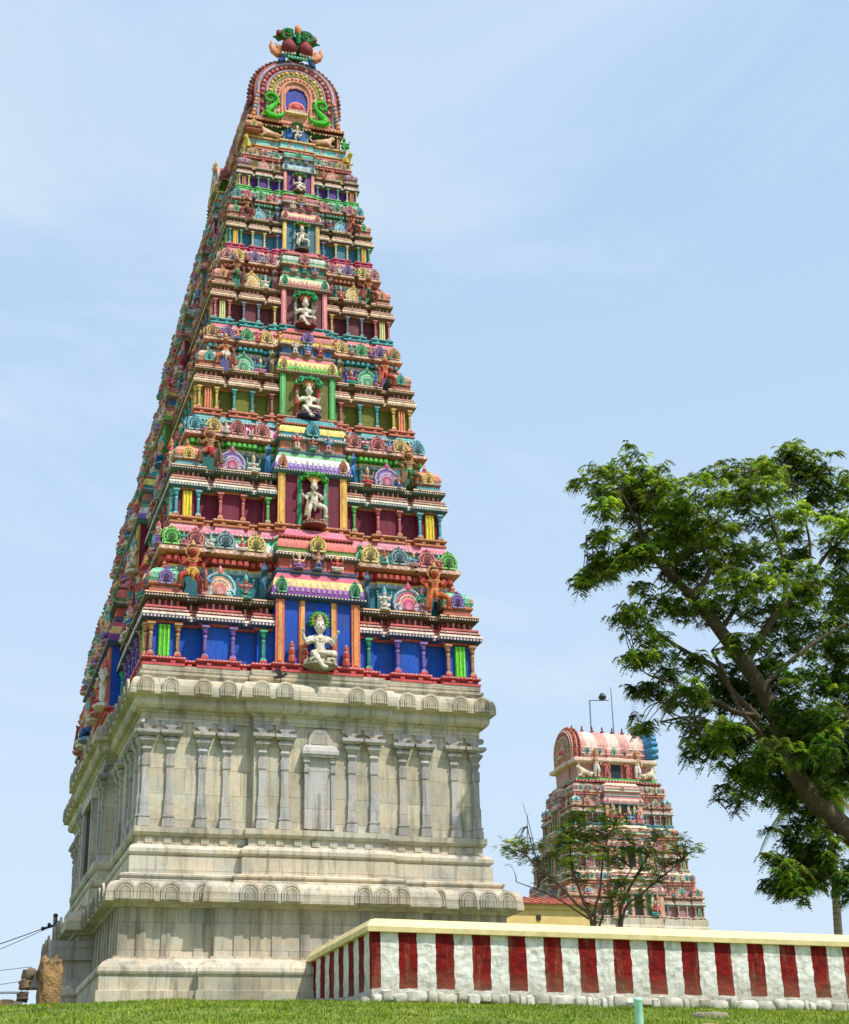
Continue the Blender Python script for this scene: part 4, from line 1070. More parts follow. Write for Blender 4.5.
def gable(parent, w, z0, zs, yf, M=None, sc=1.0, colset=0):
    """ornate horseshoe gable: w half width, z0 foot, zs spring, facing -y at yf"""
    def outl(f, dz=0):
        o = [(w * f, z0 + dz), (w * f, zs)]
        o += [(w * f * cos(radians(a)), zs + w * f * .98 * sin(radians(a))) for a in range(9, 180, 9)]
        o += [(-w * f, zs), (-w * f, z0 + dz)]
        return o
    A = [(156, 84, 84), (186, 170, 192), (170, 84, 80), (190, 166, 200), (226, 186, 132), (150, 176, 96), (236, 166, 138), (10, 56, 170)]
    if colset: A = [(214, 130, 110), (222, 190, 180), (206, 150, 120), (200, 190, 200), (226, 190, 130), (150, 190, 150), (220, 150, 130), (200, 190, 170)]
    mb = MB(); K = M or Matrix.Identity(4)
    def ring(f, y, r, col):
        mb.tube([(x, y, z) for x, z in outl(f)], r, col, 6, K)
    mb.prism(outl(.97), yf + .6, yf, A[2], K, A[0])
    mb.prism(outl(.70), yf, yf - .05, A[4], K); mb.prism(outl(.50), yf - .05, yf - .09, A[6], K)
    ring(.88, yf - .02, .075 * sc, A[1]); ring(.68, yf - .05, .05 * sc, A[3]); ring(.51, yf - .08, .05 * sc, A[5]); ring(.33, yf - .12, .06 * sc, A[6])
    def studs(f, n, r, cols, y, amp=1.0):
        L = [(w * f, z0 + (zs - z0) * t) for t in (.1, .35, .6, .85)]
        pts = L + [(w * f * cos(pi * k / n), zs + w * f * .98 * sin(pi * k / n)) for k in range(n + 1)] + [(-x, z) for x, z in L[::-1]]
        for i, (x, z) in enumerate(pts):
            mb.ball((x, y, z), r, cols[i % len(cols)], 6, K, 1, .7, amp)
    studs(.78, 20, .12 * sc, [(220, 130, 120), (190, 84, 84)], yf - .03)
    studs(.60, 16, .10 * sc, [(232, 196, 110), (206, 160, 90)], yf - .08)
    studs(.42, 14, .07 * sc, [(232, 130, 100), (240, 190, 150)], yf - .12)
    # flame border of upright lobes
    n = 38
    for i in range(n):
        t = i / (n - 1); a = radians(-22 + 224 * t)
        x = w * .99 * cos(a); z = zs + w * .97 * sin(a) if a > 0 and a < pi else zs - (w * sin(abs(a) if a < 0 else a - pi)) * 1.0
        ang = min(max(a, 0), pi)
        d = Vector((cos(ang), 0, sin(ang)))
        p = Vector((x if 0 < a < pi else w * .99 * (1 if a <= 0 else -1), yf + .25, z))
        c = [A[0], dk(A[0], .7), (190, 110, 96)][i % 3]
        mb.tube([p - d * .05, p + d * .10 * sc * 1.1 + Vector((0, -.05, 0)), p + d * .22 * sc], [.085 * sc, .11 * sc, .03 * sc], c, 6, K)
        mb.tube([p + Vector((0, .3, 0)) - d * .05, p + Vector((0, .3, 0)) + d * .10 * sc * 1.1, p + Vector((0, .3, 0)) + d * .2 * sc], [.085 * sc, .11 * sc, .03 * sc], dk(c, .85), 5, K)
    o = mb.build('gable_arch', PAINT, parent)
    # window
    wn = MB()
    hw = w * .27
    wo = [(hw * .9, z0 + w * .30), (hw * 1.05, z0 + w * .55), (hw * 1.0, z0 + w * .80), (hw * .7, z0 + w * .98), (0, z0 + w * 1.04)]
    wo = wo + [(-x, z) for x, z in wo[-2::-1]]
    wn.prism(wo, yf - .09, yf - .10, A[7], K)
    wn.prism(wo, yf - .085, yf - .095, A[7], K, None, 1)
    wn.tube([(x, yf - .12, z) for x, z in wo], .055 * sc, (236, 150, 120), 6, K)
    lz = z0 + w * .42
    for k in range(9):
        a = radians(10 + 160 * k / 8)
        wn.ball((cos(a) * w * .16, yf - .16, lz + sin(a) * w * .15), w * .055, (232, 120, 120), 6, K, 1, .7, 1.3)
    wn.ball((0, yf - .18, lz + .02), w * .12, (206, 70, 60), 8, K, 1, .6, 1)
    wn.box(-w * .2, w * .2, yf - .3, yf - .08, lz - w * .12, lz - w * .05, (200, 160, 150), K)
    wn.box(-w * .25, w * .25, yf - .32, yf - .08, lz - w * .17, lz - w * .12, (236, 210, 160), K)
    wn.build('gable_window', PAINT, o)
    return o
hV = 1.86
vault = barrel(tower, hV, 37.87, 39.3, 41.25, -hdof(2.0) + .3, 3.6, [(176, 96, 86), (150, 74, 70), (196, 130, 110)])
gab = gable(vault, 1.95, 37.90, 39.62, -hdof(2.0) + .02)
gable(vault, 1.95, 37.90, 39.62, -3.9, RZ(pi))
# sill of the gable
mb = MB()
sweep(mb, rectplan(-2.15, 2.15, -hdof(2.0) - .12, -hdof(2.0) + .5), [(0, 37.80), (.05, 37.84), (.05, 37.98), (0, 38.03)], [(90, 34, 30), (232, 160, 110), (240, 190, 130)])
dentils(mb, rectplan(-2.15, 2.15, -hdof(2.0) - .12, -hdof(2.0) + .5), .05, 37.87, .07, .07, .02, .14, [(200, 120, 90)], ((0, -1),))
for s in (-1, 1):      # carved foot blocks of the arch
    for k in range(7):
        mb.ball((s * (1.93 - .03 * k), -hdof(2.0) - .12, 38.12 + .2 * k), .12, [(236, 150, 120), (226, 170, 130), (170, 160, 180)][k % 3], 6)
mb.build('gable_sill', PAINT, vault)
# green scrolled sea-beasts either side of the gable window
mk = MB(); gC = (70, 200, 40); g2 = (30, 150, 50)
pts = [(.0 + .36 * (1 - t / 22) * cos(-.9 + t * .42), -.12, 1.05 + .36 * (1 - t / 22) * sin(-.9 + t * .42)) for t in range(20)][::-1]
mk.tube(pts + [(.05, -.14, .55), (-.12, -.16, .36), (-.20, -.18, .18), (-.05, -.2, .08), (.30, -.2, .05), (.52, -.2, .16), (.60, -.2, .34)], [.03 + .003 * t for t in range(20)] + [.12, .15, .16, .15, .12, .09, .04], gC, 7)
for t in range(0, 20, 2): mk.ball((pts[t][0] * 1.35 , -.12, 1.05 + (pts[t][2] - 1.05) * 1.4), .06, g2, 6)
for t in range(6): mk.tube([(-.28 + .04 * t, -.2, .20 - .02 * t), (-.42 + .06 * t, -.22, .02)], [.05, .02], (150, 230, 60), 5)
mk.ball((-.18, -.34, .30), .035, (240, 240, 230), 5)
mkm = mk.mesh('sea_beast_relief', STATUE)
for s in (-1, 1):
    link('sea_beast_relief', mkm, gab, T(s * 1.18, -hdof(2.0) - .02, 38.06) @ SC(s * -1.0, 1, 1))
# kirtimukha mask crowning the gable
km = MB(); Y0 = -hdof(2.0) + .05
for s in (-1, 1):
    km.ball((s * .40, Y0 - .22, 42.16), .37, (140, 40, 44), 18, None, 1, .9, 1.1)
    sp = [(s * (.42 + .38 * (1 - t / 26) * cos(2.2 - t * .40)), Y0 - .2 - .01 * t, 42.88 + .36 * (1 - t / 26) * sin(2.2 - t * .40)) for t in range(22)]
    km.tube(sp, [.12 - .003 * t for t in range(22)], (22, 120, 60), 7)
    km.ball((s * .42, Y0 - .35, 42.88), .12, (120, 170, 80), 7)
    km.tube([(s * .62, Y0, 42.0), (s * .88, Y0, 41.93), (s * 1.08, Y0, 42.05), (s * 1.20, Y0, 42.25), (s * 1.20, Y0, 42.66)], [.22, .24, .20, .13, .02], (236, 150, 110), 6)
    km.tube([(s * .70, Y0 - .05, 42.2), (s * .92, Y0 - .05, 42.32), (s * 1.0, Y0, 42.5)], [.12, .10, .03], (240, 180, 130), 6)
    for q in range(3):
        km.ball((s * (.66 + .07 * q), Y0 - .18, 41.52 - .06 * q), .13, (40, 90, 160), 6)
    km.ball((s * .62, Y0 - .22, 41.72), .14, (90, 160, 200), 7)
    km.ball((s * .86, Y0 - .1, 43.05), .16, (170, 60, 70) if s < 0 else (190, 120, 130), 7)
km.tube([(0, Y0 - .4, 42.35), (0, Y0 - .42, 42.7), (0, Y0 - .3, 43.1), (0, Y0 - .1, 43.45)], [.09, .13, .16, .08], (30, 130, 70), 7)
km.tube([(0, Y0 - .42, 42.9), (0, Y0 - .38, 43.15), (0, Y0 - .2, 43.5)], [.10, .17, .12], (226, 140, 70), 7)
for k in range(4): km.ball((0, Y0 - .42 + .05 * k, 42.95 + .15 * k), .09, (240, 170, 100), 6)
for k in range(7): km.ball((-.42 + .14 * k, Y0 - .3, 41.60), .09, (120, 200, 170), 6)
km.ball((0, Y0 + .10, 42.45), .62, (26, 100, 58), 12, None, 1.15, .5, 1.15)
for s in (-1, 1):
    for q in range(5):
        km.tube([(s * (.30 + .12 * q), Y0 + .1, 43.0 - .05 * q), (s * (.36 + .16 * q), Y0, 43.28 - .10 * q), (s * (.46 + .17 * q), Y0 - .05, 43.36 - .14 * q)], [.10, .08, .03], [(40, 140, 80), (200, 110, 80)][q % 2], 6)
        km.ball((s * (.15 + .14 * q), Y0 - .32, 41.82 - .02 * q), .075, (236, 226, 200), 6)
    km.ball((s * .42, Y0 - .44, 42.90), .05, (20, 20, 20), 6)
    km.ball((s * .40, Y0 - .10, 42.5), .30, (150, 50, 50), 10)
link('crowning_mask', km.mesh('crowning_mask', STATUE), vault, T(0, Y0, 41.5) @ SC(.96, 1, .97) @ T(0, -Y0, -41.62))
# side dormers with finial on the long side, and finials along the ridge
for s, sd in ((-1, 'L'),):
    nm_ = cached(('nasi', 'dorm'), lambda: nasi_mb((206, 120, 90), (90, 160, 150), (230, 180, 90)), 'dormer_arch')
    link('dormer_arch', nm_, vault, frame(sd, 1.9, 0, .42, 38.6) @ SC(1.0, .9, .9))
    for u in (-4, 4): link('dormer_arch', nm_, vault, frame(sd, 1.9, u, .05, 38.5) @ SC(.6, .5, .6))
fin = MB(); fin.lathe([(.1, 0), (.16, .1), (.06, .2), (.2, .42), (.1, .62), (.05, .7), (.09, .78), (.01, 1.05)], 10, (180, 120, 60))
fm = fin.mesh('ridge_finial', STATUE)
for k in range(7): link('ridge_finial', fm, vault, T(0, -4.2 + 1.4 * k, 41.25))

# ------------------------------------------------------------------ statues on the tower (things of their own)
WS = (232, 222, 206); GOLD = (214, 190, 140)
TW = T(0, CY, 0)
ords = ['lowest', 'second', 'third', 'fourth', 'fifth', 'sixth', 'seventh']
dl = ['white deity statue under a green-knobbed hood on a scrolled pedestal, before bright blue panels',
      'white deity statue standing under a green leafy fan before maroon panels on the second storey',
      'white deity statue seated with one leg down, before olive green panels on third storey',
      'white deity statue seated between dark maroon panels framed in pink, fourth storey',
      'white deity statue stepping forward between steel blue panels on the fifth storey',
      'small cream deity statue seated between purple panels on the sixth storey']
kinds = ['seated', 'guardian', 'seated', 'seated', 'guardian', 'seated']
cans = [('hood', ((236, 150, 50), (60, 170, 40))), ('tree', ((226, 160, 90), (60, 160, 50))), ('tree', ((226, 140, 90), (60, 176, 130))), ('tree', ((200, 90, 60), (40, 170, 100))), ('tree', ((200, 120, 80), (90, 150, 50))), ('tree', ((200, 120, 80), (60, 130, 60)))]
peds = [((206, 190, 160), (150, 140, 120)), ((176, 110, 90), (120, 60, 50)), ((120, 70, 100), (90, 60, 90)), ((170, 90, 80), (110, 50, 50)), ((90, 80, 80), (70, 60, 60)), ((190, 150, 100), (140, 90, 60))]
for i in range(6):
    k = (ZS[i + 1] - ZS[i]) / 5.71
    hd = hdof(HS[i])
    seated = kinds[i] == 'seated'
    sc = (1.98 if seated else 1.72) * k
    zb = ZS[i] + (.36 if i == 0 else .44) * k
    M = TW @ frame('F', hd, .0, .42 * k, zb)
    deity(kinds[i], M, sc, WS, (214, 200, 180), GOLD, dl[i], cans[i][0], cans[i][1], peds[i])
hd = hdof(2.2)
deity('dancing', TW @ frame('F', hd, 0, .12, 36.86), .78, WS, (206, 190, 170), GOLD, 'small white dancing statue in the blue niche right below the big arch', 'tree', ((90, 140, 70), (60, 110, 50)), None)
# guardians between corner shrine and arch, front
gsk = [((176, 62, 50), (214, 160, 60)), ((196, 92, 54), (214, 120, 60)), ((150, 96, 72), (190, 40, 50)), ((146, 104, 70), (60, 130, 80)), ((196, 110, 80), (230, 226, 214)), ((186, 84, 60), (200, 60, 40)), ((150, 84, 70), (60, 120, 70)), ((160, 80, 64), (60, 90, 70)), ((150, 70, 50), (120, 60, 40)), ((156, 72, 50), (120, 60, 40))]
gl = [['reddish guardian statue with round halo, left of the blue-edged arch on first storey', 'orange-brown guardian statue with bent leg at the right end of the first storey'],
      ['brown guardian statue in red cloth, left of the second storey', 'tan guardian statue in green loincloth, right end of the second storey'],
      ['light brown guardian statue in white cloth, left of the third storey', 'rust red guardian statue with leg stretched sideways, right of third storey'],
      ['dusky guardian statue left of the left yellow arch, fourth storey', 'dusky brown guardian statue right of the yellow arch, right of the fourth storey'],
      ['dark brown guardian statue standing left of the light blue arch, fifth storey', 'dark brown guardian statue standing right of the light blue arch, fifth storey']]
for i in range(5):
    k = (ZS[i + 1] - ZS[i]) / 5.71; hd = hdof(HS[i])
    for j, sg in enumerate((-1, 1)):
        sk, cl = gsk[i * 2 + j]
        M = TW @ frame('F', hd, sg * .745 * HS[i], -.10 * k, ZS[i] + 2.70 * k) @ SC(sg, 1, 1)
        deity('guardian', M, 1.72 * k, sk, cl, (226, 180, 110), gl[i][j], None, None, None, halo=((206, 140, 80), (96, 44, 34)) if i < 2 else None, crown=(60, 44, 40) if i < 2 else (150, 100, 60), name='guardian_statue')
# guardians on the shaded long side
for i in range(6):
    k = (ZS[i + 1] - ZS[i]) / 5.71; hd = hdof(HS[i]); h = HS[i]
    cc = min(.38 * hd, hd - .70 * h) if not hd - .95 * h > .38 * hd + .1 else .38 * hd
    cols = [((206, 60, 60), (30, 130, 70)), ((200, 80, 60), (40, 110, 160)), ((170, 90, 70), (190, 150, 60)), ((160, 96, 76), (60, 130, 90)), ((150, 84, 64), (170, 60, 60)), ((160, 90, 60), (200, 160, 80))][i]
    for nme, u, z, f in (('near', cc * .70, .34, .42), ('far', -cc * .70, .34, .42), ('corner', hd - .2625 * h, 2.70, -.12)):
        M = TW @ frame('L', h, u, f * k, ZS[i] + z * k)
        lab = {'near': 'guardian statue by nearer jamb of %s storey doorway, shaded left face' % ords[i],
               'far': 'guardian statue by farther jamb of %s storey doorway, shaded left face' % ords[i],
               'corner': 'guardian statue on shaded left face near front corner of the %s storey' % ords[i]}[nme]
        deity('guardian', M, (1.95 if nme != 'corner' else 1.6) * k, cols[0], cols[1], (200, 150, 90), lab, None, None, None, crown=(200, 150, 80), name='guardian_statue')
    if i > 0:
        M = TW @ frame('L', h, 0, .42 * k, ZS[i] + 3.95 * k)
        deity('standing', M, 1.35 * k, cols[0], mixc(cols[1], WHITE, .2), (200, 150, 90), 'figure standing above the %s storey doorway on the shaded left face' % ords[i], None, None, None, crown=(60, 150, 90) if i == 5 else (190, 140, 70), name='standing_statue')
# lions on the topmost ledge
lm = fig_lion((222, 176, 140)).mesh('body', STATUE)
lm2 = fig_lion((226, 196, 90)).mesh('body', STATUE)
for u, me, lb, s in ((-1.25, lm, 'pale pink lying lion statue under the left foot of the big arch', 1), (1.25, lm, 'pale pink lying lion statue under the right foot of the big arch', -1)):
    e = empty('lion_statue', M=TW @ frame('F', hdof(2.2), u, -.02, 36.88) @ SC(s * .95, .95, .95)); tag(e, lb, 'lion statue'); link('body', me, e)
for u, s, lb in ((-2.12, 1, 'yellow lion statue on the left corner of the topmost ledge'), (2.2, -1, 'yellow-brown lion statue on the right corner of the topmost ledge')):
    e = empty('lion_statue', M=TW @ frame('F', hdof(2.2), u, .02, 36.05) @ RZ(radians(50 * s)) @ SC(s * .8, .8, .95)); tag(e, lb, 'lion statue'); link('body', lm2, e)
deity('seated', TW @ frame('F', hdof(2.2), 2.16, .02, 36.90), .8, (60, 170, 60), (40, 150, 50), (200, 190, 80), 'bright green seated figure at the right end of the topmost ledge', None, None, None, crown=(90, 200, 70), name='seated_statue')

# ================================================================== SECOND GOPURAM
PB = dict(base=(232, 204, 190), wall=(176, 128, 132), trim=(90, 150, 160), cream=(238, 216, 190), step=(232, 186, 168), ledge=(200, 150, 140), wall2=(206, 160, 150), line=(236, 200, 150), bead=(214, 130, 120), kap=(232, 190, 160),
      band=((228, 170, 160), (230, 206, 190), (170, 200, 200)), top=(236, 206, 176), pk=(226, 130, 150), strip=(60, 170, 120), pp=(226, 200, 180), pi=(90, 190, 190), kroof=(226, 140, 116), kbody=(226, 190, 170), kkud=(100, 180, 170),
      nasi=((226, 170, 150), (80, 180, 150), (226, 190, 130)), brk=(214, 150, 140), kudu=((226, 150, 150), (130, 190, 190), (232, 200, 150), (150, 190, 130)), cwall=(24, 90, 60), jamb=(226, 160, 150), jamb2=(214, 170, 150),
      csal=((226, 130, 140), (236, 200, 180), (200, 110, 110), (226, 170, 160)), cbox=(214, 170, 160), cgr=(120, 190, 170), ckud=(226, 190, 150), cfig=(226, 190, 180))
def var(d, **kw):
    q = dict(d); q.update(kw); return q
far_tower = empty('temple_tower', (32.85, 47.6, 0))
tag(far_tower, 'smaller pastel pink temple tower with a barrel roof rising behind the striped wall', 'temple tower')
ZB = [10.0, 13.25, 16.35, 19.35]
HB = [4.95, 4.35, 3.72, 3.18]       # half length along x
SB = [3.9, 3.35, 2.78, 2.3]           # half depth
pv = [PB, var(PB, wall=(190, 130, 140), base=(226, 206, 190), pp=(230, 220, 214), kroof=(120, 170, 200)), var(PB, wall=(150, 110, 120), base=(90, 176, 196), pk=(206, 90, 100), kroof=(150, 196, 214), strip=(50, 150, 90), pi=(60, 160, 90))]
for i in range(3):
    # the storey's own "short" half extent drives its bays, its long one lies along x
    storey(far_tower, ZB[i] + .003, ZB[i + 1], SB[i], HB[i], SB[i + 1], pv[i], 10 + i, longF=True, sides=('F', 'L'), detail=2)
mb = MB()
sweep(mb, plan(sym([(5.1, 1.6, 0), (1.6, 0, .3)]), sym([(4.0, 1.2, 0), (1.2, 0, .2)])), [(.2, -.5), (.2, 1.5), (.1, 1.8), (0, 2.2), (0, 8.6), (.1, 8.9), (.15, 9.1), (.1, 9.4), (0, 9.6), (0, 10.0), (-.5, 10.01)], W1)
mb.build('stone_base', STONE, far_tower)
mb = MB(); hB, sB = 3.0, 2.15
plf = plan(sym([(hB, 1.5, 0), (1.5, 0, .15)]), sym([(sB, .8, 0), (.8, 0, .1)]))
sweep(mb, plf, [(.20, 19.35), (.26, 19.40), (.26, 19.55), (.05, 19.62), (.05, 19.75), (-.2, 19.78), (-.2, 20.75), (.1, 20.85), (.16, 20.95), (.16, 21.10), (0, 21.2)],
      [(110, 30, 36), (130, 40, 44), (236, 206, 180), (90, 180, 90), (110, 190, 100), (206, 150, 140), (232, 190, 160), (236, 206, 180), (236, 210, 190), (226, 180, 160)])
dentils(mb, plf, .26, 19.42, .09, .12, .03, .22, [(226, 150, 140)])
mb.box(-.35, .35, -sB - .0, -sB + .3, 19.78, 20.75, (20, 40, 60))
for u in (-1.2, -.6, .6, 1.2): mb.box(u - .08, u + .08, -sB - .02, -sB + .2, 19.78, 20.8, (200, 80, 80))
mb.build('top_storey', PAINT, far_tower)
v2 = barrel(far_tower, 1.55, 21.15, 21.95, 23.5, -2.75, 2.75, [(222, 164, 150), (232, 204, 188), (210, 150, 138), (226, 192, 178)], axis='x')
gable(v2, 1.75, 21.10, 21.95, -3.0, RZ(-pi / 2), .8, 1)
for u in (-1.9, -.95, .95, 1.9):
    link('roof_ornament', cached(('kudu', 'far', u > 0), lambda: kudu_mb((226, 150, 140) if u > 0 else (130, 190, 180)), 'roof_ornament'), v2, frame('F', 1.55, u, .02, 21.75) @ SC(.27, .6, .27))
link('roof_shrine', cached(('kuta', 'far'), lambda: kuta_mb((226, 170, 150), (236, 200, 190), (120, 190, 170), (200, 120, 100)), 'roof_shrine'), v2, frame('F', 1.55, .1, -.1, 21.2) @ SC(.85, .7, 1.15))
rg = MB()
for s in (0,):
    for i in range(16):
        a = radians(-15 + 210 * i / 15)
        x = 1.72 * cos(a); z = 22.0 + 1.5 * sin(a)
        rg.tube([(3.05, x * .8, 22.0 + (z - 22) * .8), (2.75, x, z), (3.0, x * 1.22, 22 + (z - 22) * 1.2), (3.35, x * 1.28, 22 + (z - 22) * 1.22)], [.2, .27, .27, .16], [(80, 160, 200), (60, 136, 180)][i % 2], 8)
rg.prism([(1.7 * cos(radians(a)), 22.0 + 1.5 * sin(radians(a))) for a in range(-20, 201, 20)], .2, -.2, (60, 140, 180), T(2.9, 0, 0) @ RZ(pi / 2))
rg.build('feathered_gable', PAINT, v2)
fin2 = MB(); fin2.lathe([(.09, 0), (.14, .08), (.05, .16), (.17, .32), (.08, .46), (.04, .52), (.07, .58), (.01, .78)], 9, (110, 50, 40))
fm2 = fin2.mesh('ridge_finial', STATUE)
for k in range(7): link('ridge_finial', fm2, v2, T(-2.2 + .78 * k, 0, 23.30))
T2 = T(32.85, 47.6, 0)
flab = {-1.55: 'tall white-skirted statue left of the dark niche on the smaller tower', -.8: 'pink statue just left of the dark niche on the smaller tower', .8: 'pink statue just right of the dark niche on the smaller tower', 1.55: 'tall white-skirted statue right of the dark niche on the smaller tower'}
for u, lb in flab.items():
    big = abs(u) > 1
    deity('standing', T2 @ frame('F', sB, u, .16, 19.78), 1.75 if big else 1.25, (214, 170, 140) if big else (216, 130, 120), WHITE if big else (206, 120, 120), (190, 120, 60), lb, None, None, None, halo=((206, 150, 100), (170, 100, 70)) if big else None, crown=(200, 140, 90), name='standing_statue')
lp = fig_lion((236, 220, 190)).mesh('body', STATUE)
for u, s, lb in ((-2.45, 1, 'pale lying bull statue on the green ledge, left, smaller tower'), (2.45, -1, 'pale lying bull statue on the green ledge, right, smaller tower')):
    e = empty('animal_statue', M=T2 @ frame('F', sB, u, .12, 19.78) @ SC(s * 1.15, 1.15, 1.25)); tag(e, lb, 'animal statue'); link('body', lp, e)
for i in range(3):
    k = (ZB[i + 1] - ZB[i]) / 5.71
    for sg in (-1, 1):
        deity('standing', T2 @ frame('F', SB[i], sg * HB[i] * .26, .75 * k, ZB[i] + .34 * k), 2.1 * k, (226, 190, 170), (230, 214, 206) if i % 2 else (226, 130, 140), (200, 150, 100),
              'pale statue %s of the doorway on the %s storey of the smaller tower' % ('left' if sg < 0 else 'right', ords[i]), None, None, None, crown=(214, 160, 110), name='standing_statue')
# lamp frame and rod on the roof of the far tower
METAL = simple('galvanised_metal', (120, 134, 140), .45, 5, .8, 1.1, .4, 0)
mb = MB()
mb.tube([(32.3, 48, 22.9), (32.38, 48, 26.1)], .05, W1, 6); mb.tube([(32.38, 48, 26.1), (33.9, 48, 26.2)], .04, W1, 6)
lampo = mb.build('roof_lamp', METAL); tag(lampo, 'thin metal lamp frame with a single arm on the roof of the smaller tower', 'lamp')
mb = MB(); mb.lathe([(.05, 0), (.26, .08), (.3, .22), (.22, .36), (.1, .5)], 10, W1, T(33.4, 48, 26.2)); mb.build('lamp_head', simple('dark_lamp', (40, 44, 50), .5, 5, .9, 1.1, 0, 0), lampo)
mb = MB(); mb.tube([(34.1, 48, 22.9), (34.12, 48, 27.2)], [.05, .03], W1, 6)
tag(mb.build('lightning_rod', METAL), 'thin upright metal rod beside the roof lamp on the smaller tower', 'rod')

# ================================================================== STRIPED WALL
def wall_material():
    m, nt, N, L, b = mat('striped_limewash')
    gm = N.new('ShaderNodeNewGeometry'); sx = N.new('ShaderNodeSeparateXYZ'); L.new(gm.outputs['Position'], sx.inputs[0])
    def M(op, a, bb=None, c=None):
        q = N.new('ShaderNodeMath'); q.operation = op
        for i, v in enumerate((a, bb, c)):
            if v is None: continue
            if isinstance(v, (int, float)): q.inputs[i].default_value = v
            else: L.new(v, q.inputs[i])
        return q.outputs[0]
    n0 = noise(N, L, 3.0, 4, .6, gm.outputs['Position'])
    wob = M('MULTIPLY', M('SUBTRACT', n0.outputs['Fac'], .5), .10)
    # front: red where frac((x-.40)/1.108) < .51 ; side: same measured along y from the corner
    fx = M('FRACT', M('DIVIDE', M('ADD', M('SUBTRACT', sx.outputs[0], .40 - 11.08), wob), 1.108))
    fy = M('FRACT', M('DIVIDE', M('ADD', M('SUBTRACT', -7.34 + 22.6 + 0.0, sx.outputs[1]), wob), 1.13))
    # side mask: normal.x < -.5
    sn = N.new('ShaderNodeSeparateXYZ'); L.new(gm.outputs['True Normal'], sn.inputs[0])
    side = M('GREATER_THAN', M('ABSOLUTE', sn.outputs[0]), .72)
    fr = M('ADD', M('MULTIPLY', fx, M('SUBTRACT', 1, side)), M('MULTIPLY', M('FRACT', M('DIVIDE', M('ADD', M('SUBTRACT', sx.outputs[1], -7.34), wob), 1.13)), side))
    red_f = M('LESS_THAN', fr, .50)
    red_corner = M('LESS_THAN', sx.outputs[0], -.13)
    # side: red from -7.34 to -6.78 etc ; corner red -7.9 .. -8.1
    corner_s = M('MULTIPLY', side, M('LESS_THAN', sx.outputs[1], -7.88))
    corner_f = M('MULTIPLY', M('SUBTRACT', 1, side), red_corner)
    red = M('MAXIMUM', red_f, M('MAXIMUM', corner_s, corner_f))
    low = M('GREATER_THAN', M('ADD', sx.outputs[2], M('MULTIPLY', sx.outputs[0], .012)), M('ADD', -.20, wob))
    red = M('MULTIPLY', red, low)
    n1 = noise(N, L, 2.2, 7, .7, gm.outputs['Position'])
    rr = ramp(N, [(.32, lin((84, 10, 8))), (.55, lin((122, 16, 12))), (.72, lin((146, 34, 22)))]); L.new(n1.outputs['Fac'], rr.inputs[0])
    n2 = noise(N, L, 4.5, 7, .72, gm.outputs['Position'])
    rw = ramp(N, [(.30, lin((164, 160, 138))), (.45, lin((212, 210, 198))), (.62, lin((232, 231, 224)))]); L.new(n2.outputs['Fac'], rw.inputs[0])
    c = mulc(N, L, rw.outputs[0], rr.outputs[0], red, 'MIX')
    nd = noise(N, L, 2.2, 6, .7, wpos(N, L, (2.5, 2.5, .3)))
    rd = ramp(N, [(.52, g(0)), (.72, g(.5))]); L.new(nd.outputs['Fac'], rd.inputs[0])
    c = mulc(N, L, c, lin((132, 118, 92)), rd.outputs[0], 'MIX')
    # dirty foot
    ft = N.new('ShaderNodeMapRange'); ft.inputs[1].default_value = -.75; ft.inputs[2].default_value = .35; ft.inputs[3].default_value = .62; ft.inputs[4].default_value = 0
    L.new(M('ADD', sx.outputs[2], M('MULTIPLY', M('SUBTRACT', n1.outputs['Fac'], .5), .9)), ft.inputs[0])
    c = mulc(N, L, c, lin((120, 112, 84)), ft.outputs[0], 'MIX')
    L.new(c, b.inputs['Base Color']); b.inputs['Roughness'].default_value = .85; b.inputs['Specular IOR Level'].default_value = .2
    v = N.new('ShaderNodeTexVoronoi'); v.inputs['Scale'].default_value = 3.6; L.new(wpos(N, L, (1, 1, 1.5)), v.inputs['Vector'])
    hsum = M('ADD', M('MULTIPLY', v.outputs['Distance'], .5), n2.outputs['Fac'])
    bump(N, L, b, hsum, .8, .06)
    return m
WALLM = wall_material()
wall = empty('boundary_wall', (-.4, -8.09, -.5))
tag(wall, 'low rubble boundary wall painted in red and white stripes with a cream coping', 'wall')
def topz(x): return 1.36 - (x + .4) * .0118
from mathutils import noise as mn
def rough_sheet(pt, nu, nv, amp=.03):
    """grid sheet from pt(u,v)->(pos, normal) displaced by noise"""
    mb = MB(); vs = []; fs = []
    for j in range(nv + 1):
        for i in range(nu + 1):
            p, n = pt(i / nu, j / nv)
            d = amp * .7 * (mn.fractal(Vector(p) * 2.3, 1, 2, 4) * .9 + abs(mn.noise(Vector(p) * 5)) * .6)
            vs.append(Vector(p) + Vector(n) * d)
    for j in range(nv):
        for i in range(nu):
            a = j * (nu + 1) + i; fs.append((a, a + 1, a + nu + 2, a + nu + 1))
    mb.add(vs, fs, W1, None, True)
    return mb
XE = 34.0
fs_ = rough_sheet(lambda u, v: ((-.4 + u * (XE + .4), -8.09, -.95 + v * (topz(-.4 + u * (XE + .4)) + .95)), (0, -1, 0)), 620, 36)
ss_ = rough_sheet(lambda u, v: ((-.4, -1.2 - u * 6.89, -.95 + v * (topz(-.4) + .95)), (-1, 0, 0)), 120, 36)
bs_ = rough_sheet(lambda u, v: ((XE - u * (XE + .0), -7.69, -.95 + v * (topz(XE - u * XE) + .95)), (0, 1, 0)), 200, 10)
is_ = rough_sheet(lambda u, v: ((0.0, -7.69 + u * 6.49, -.95 + v * (topz(0) + .95)), (1, 0, 0)), 60, 10)
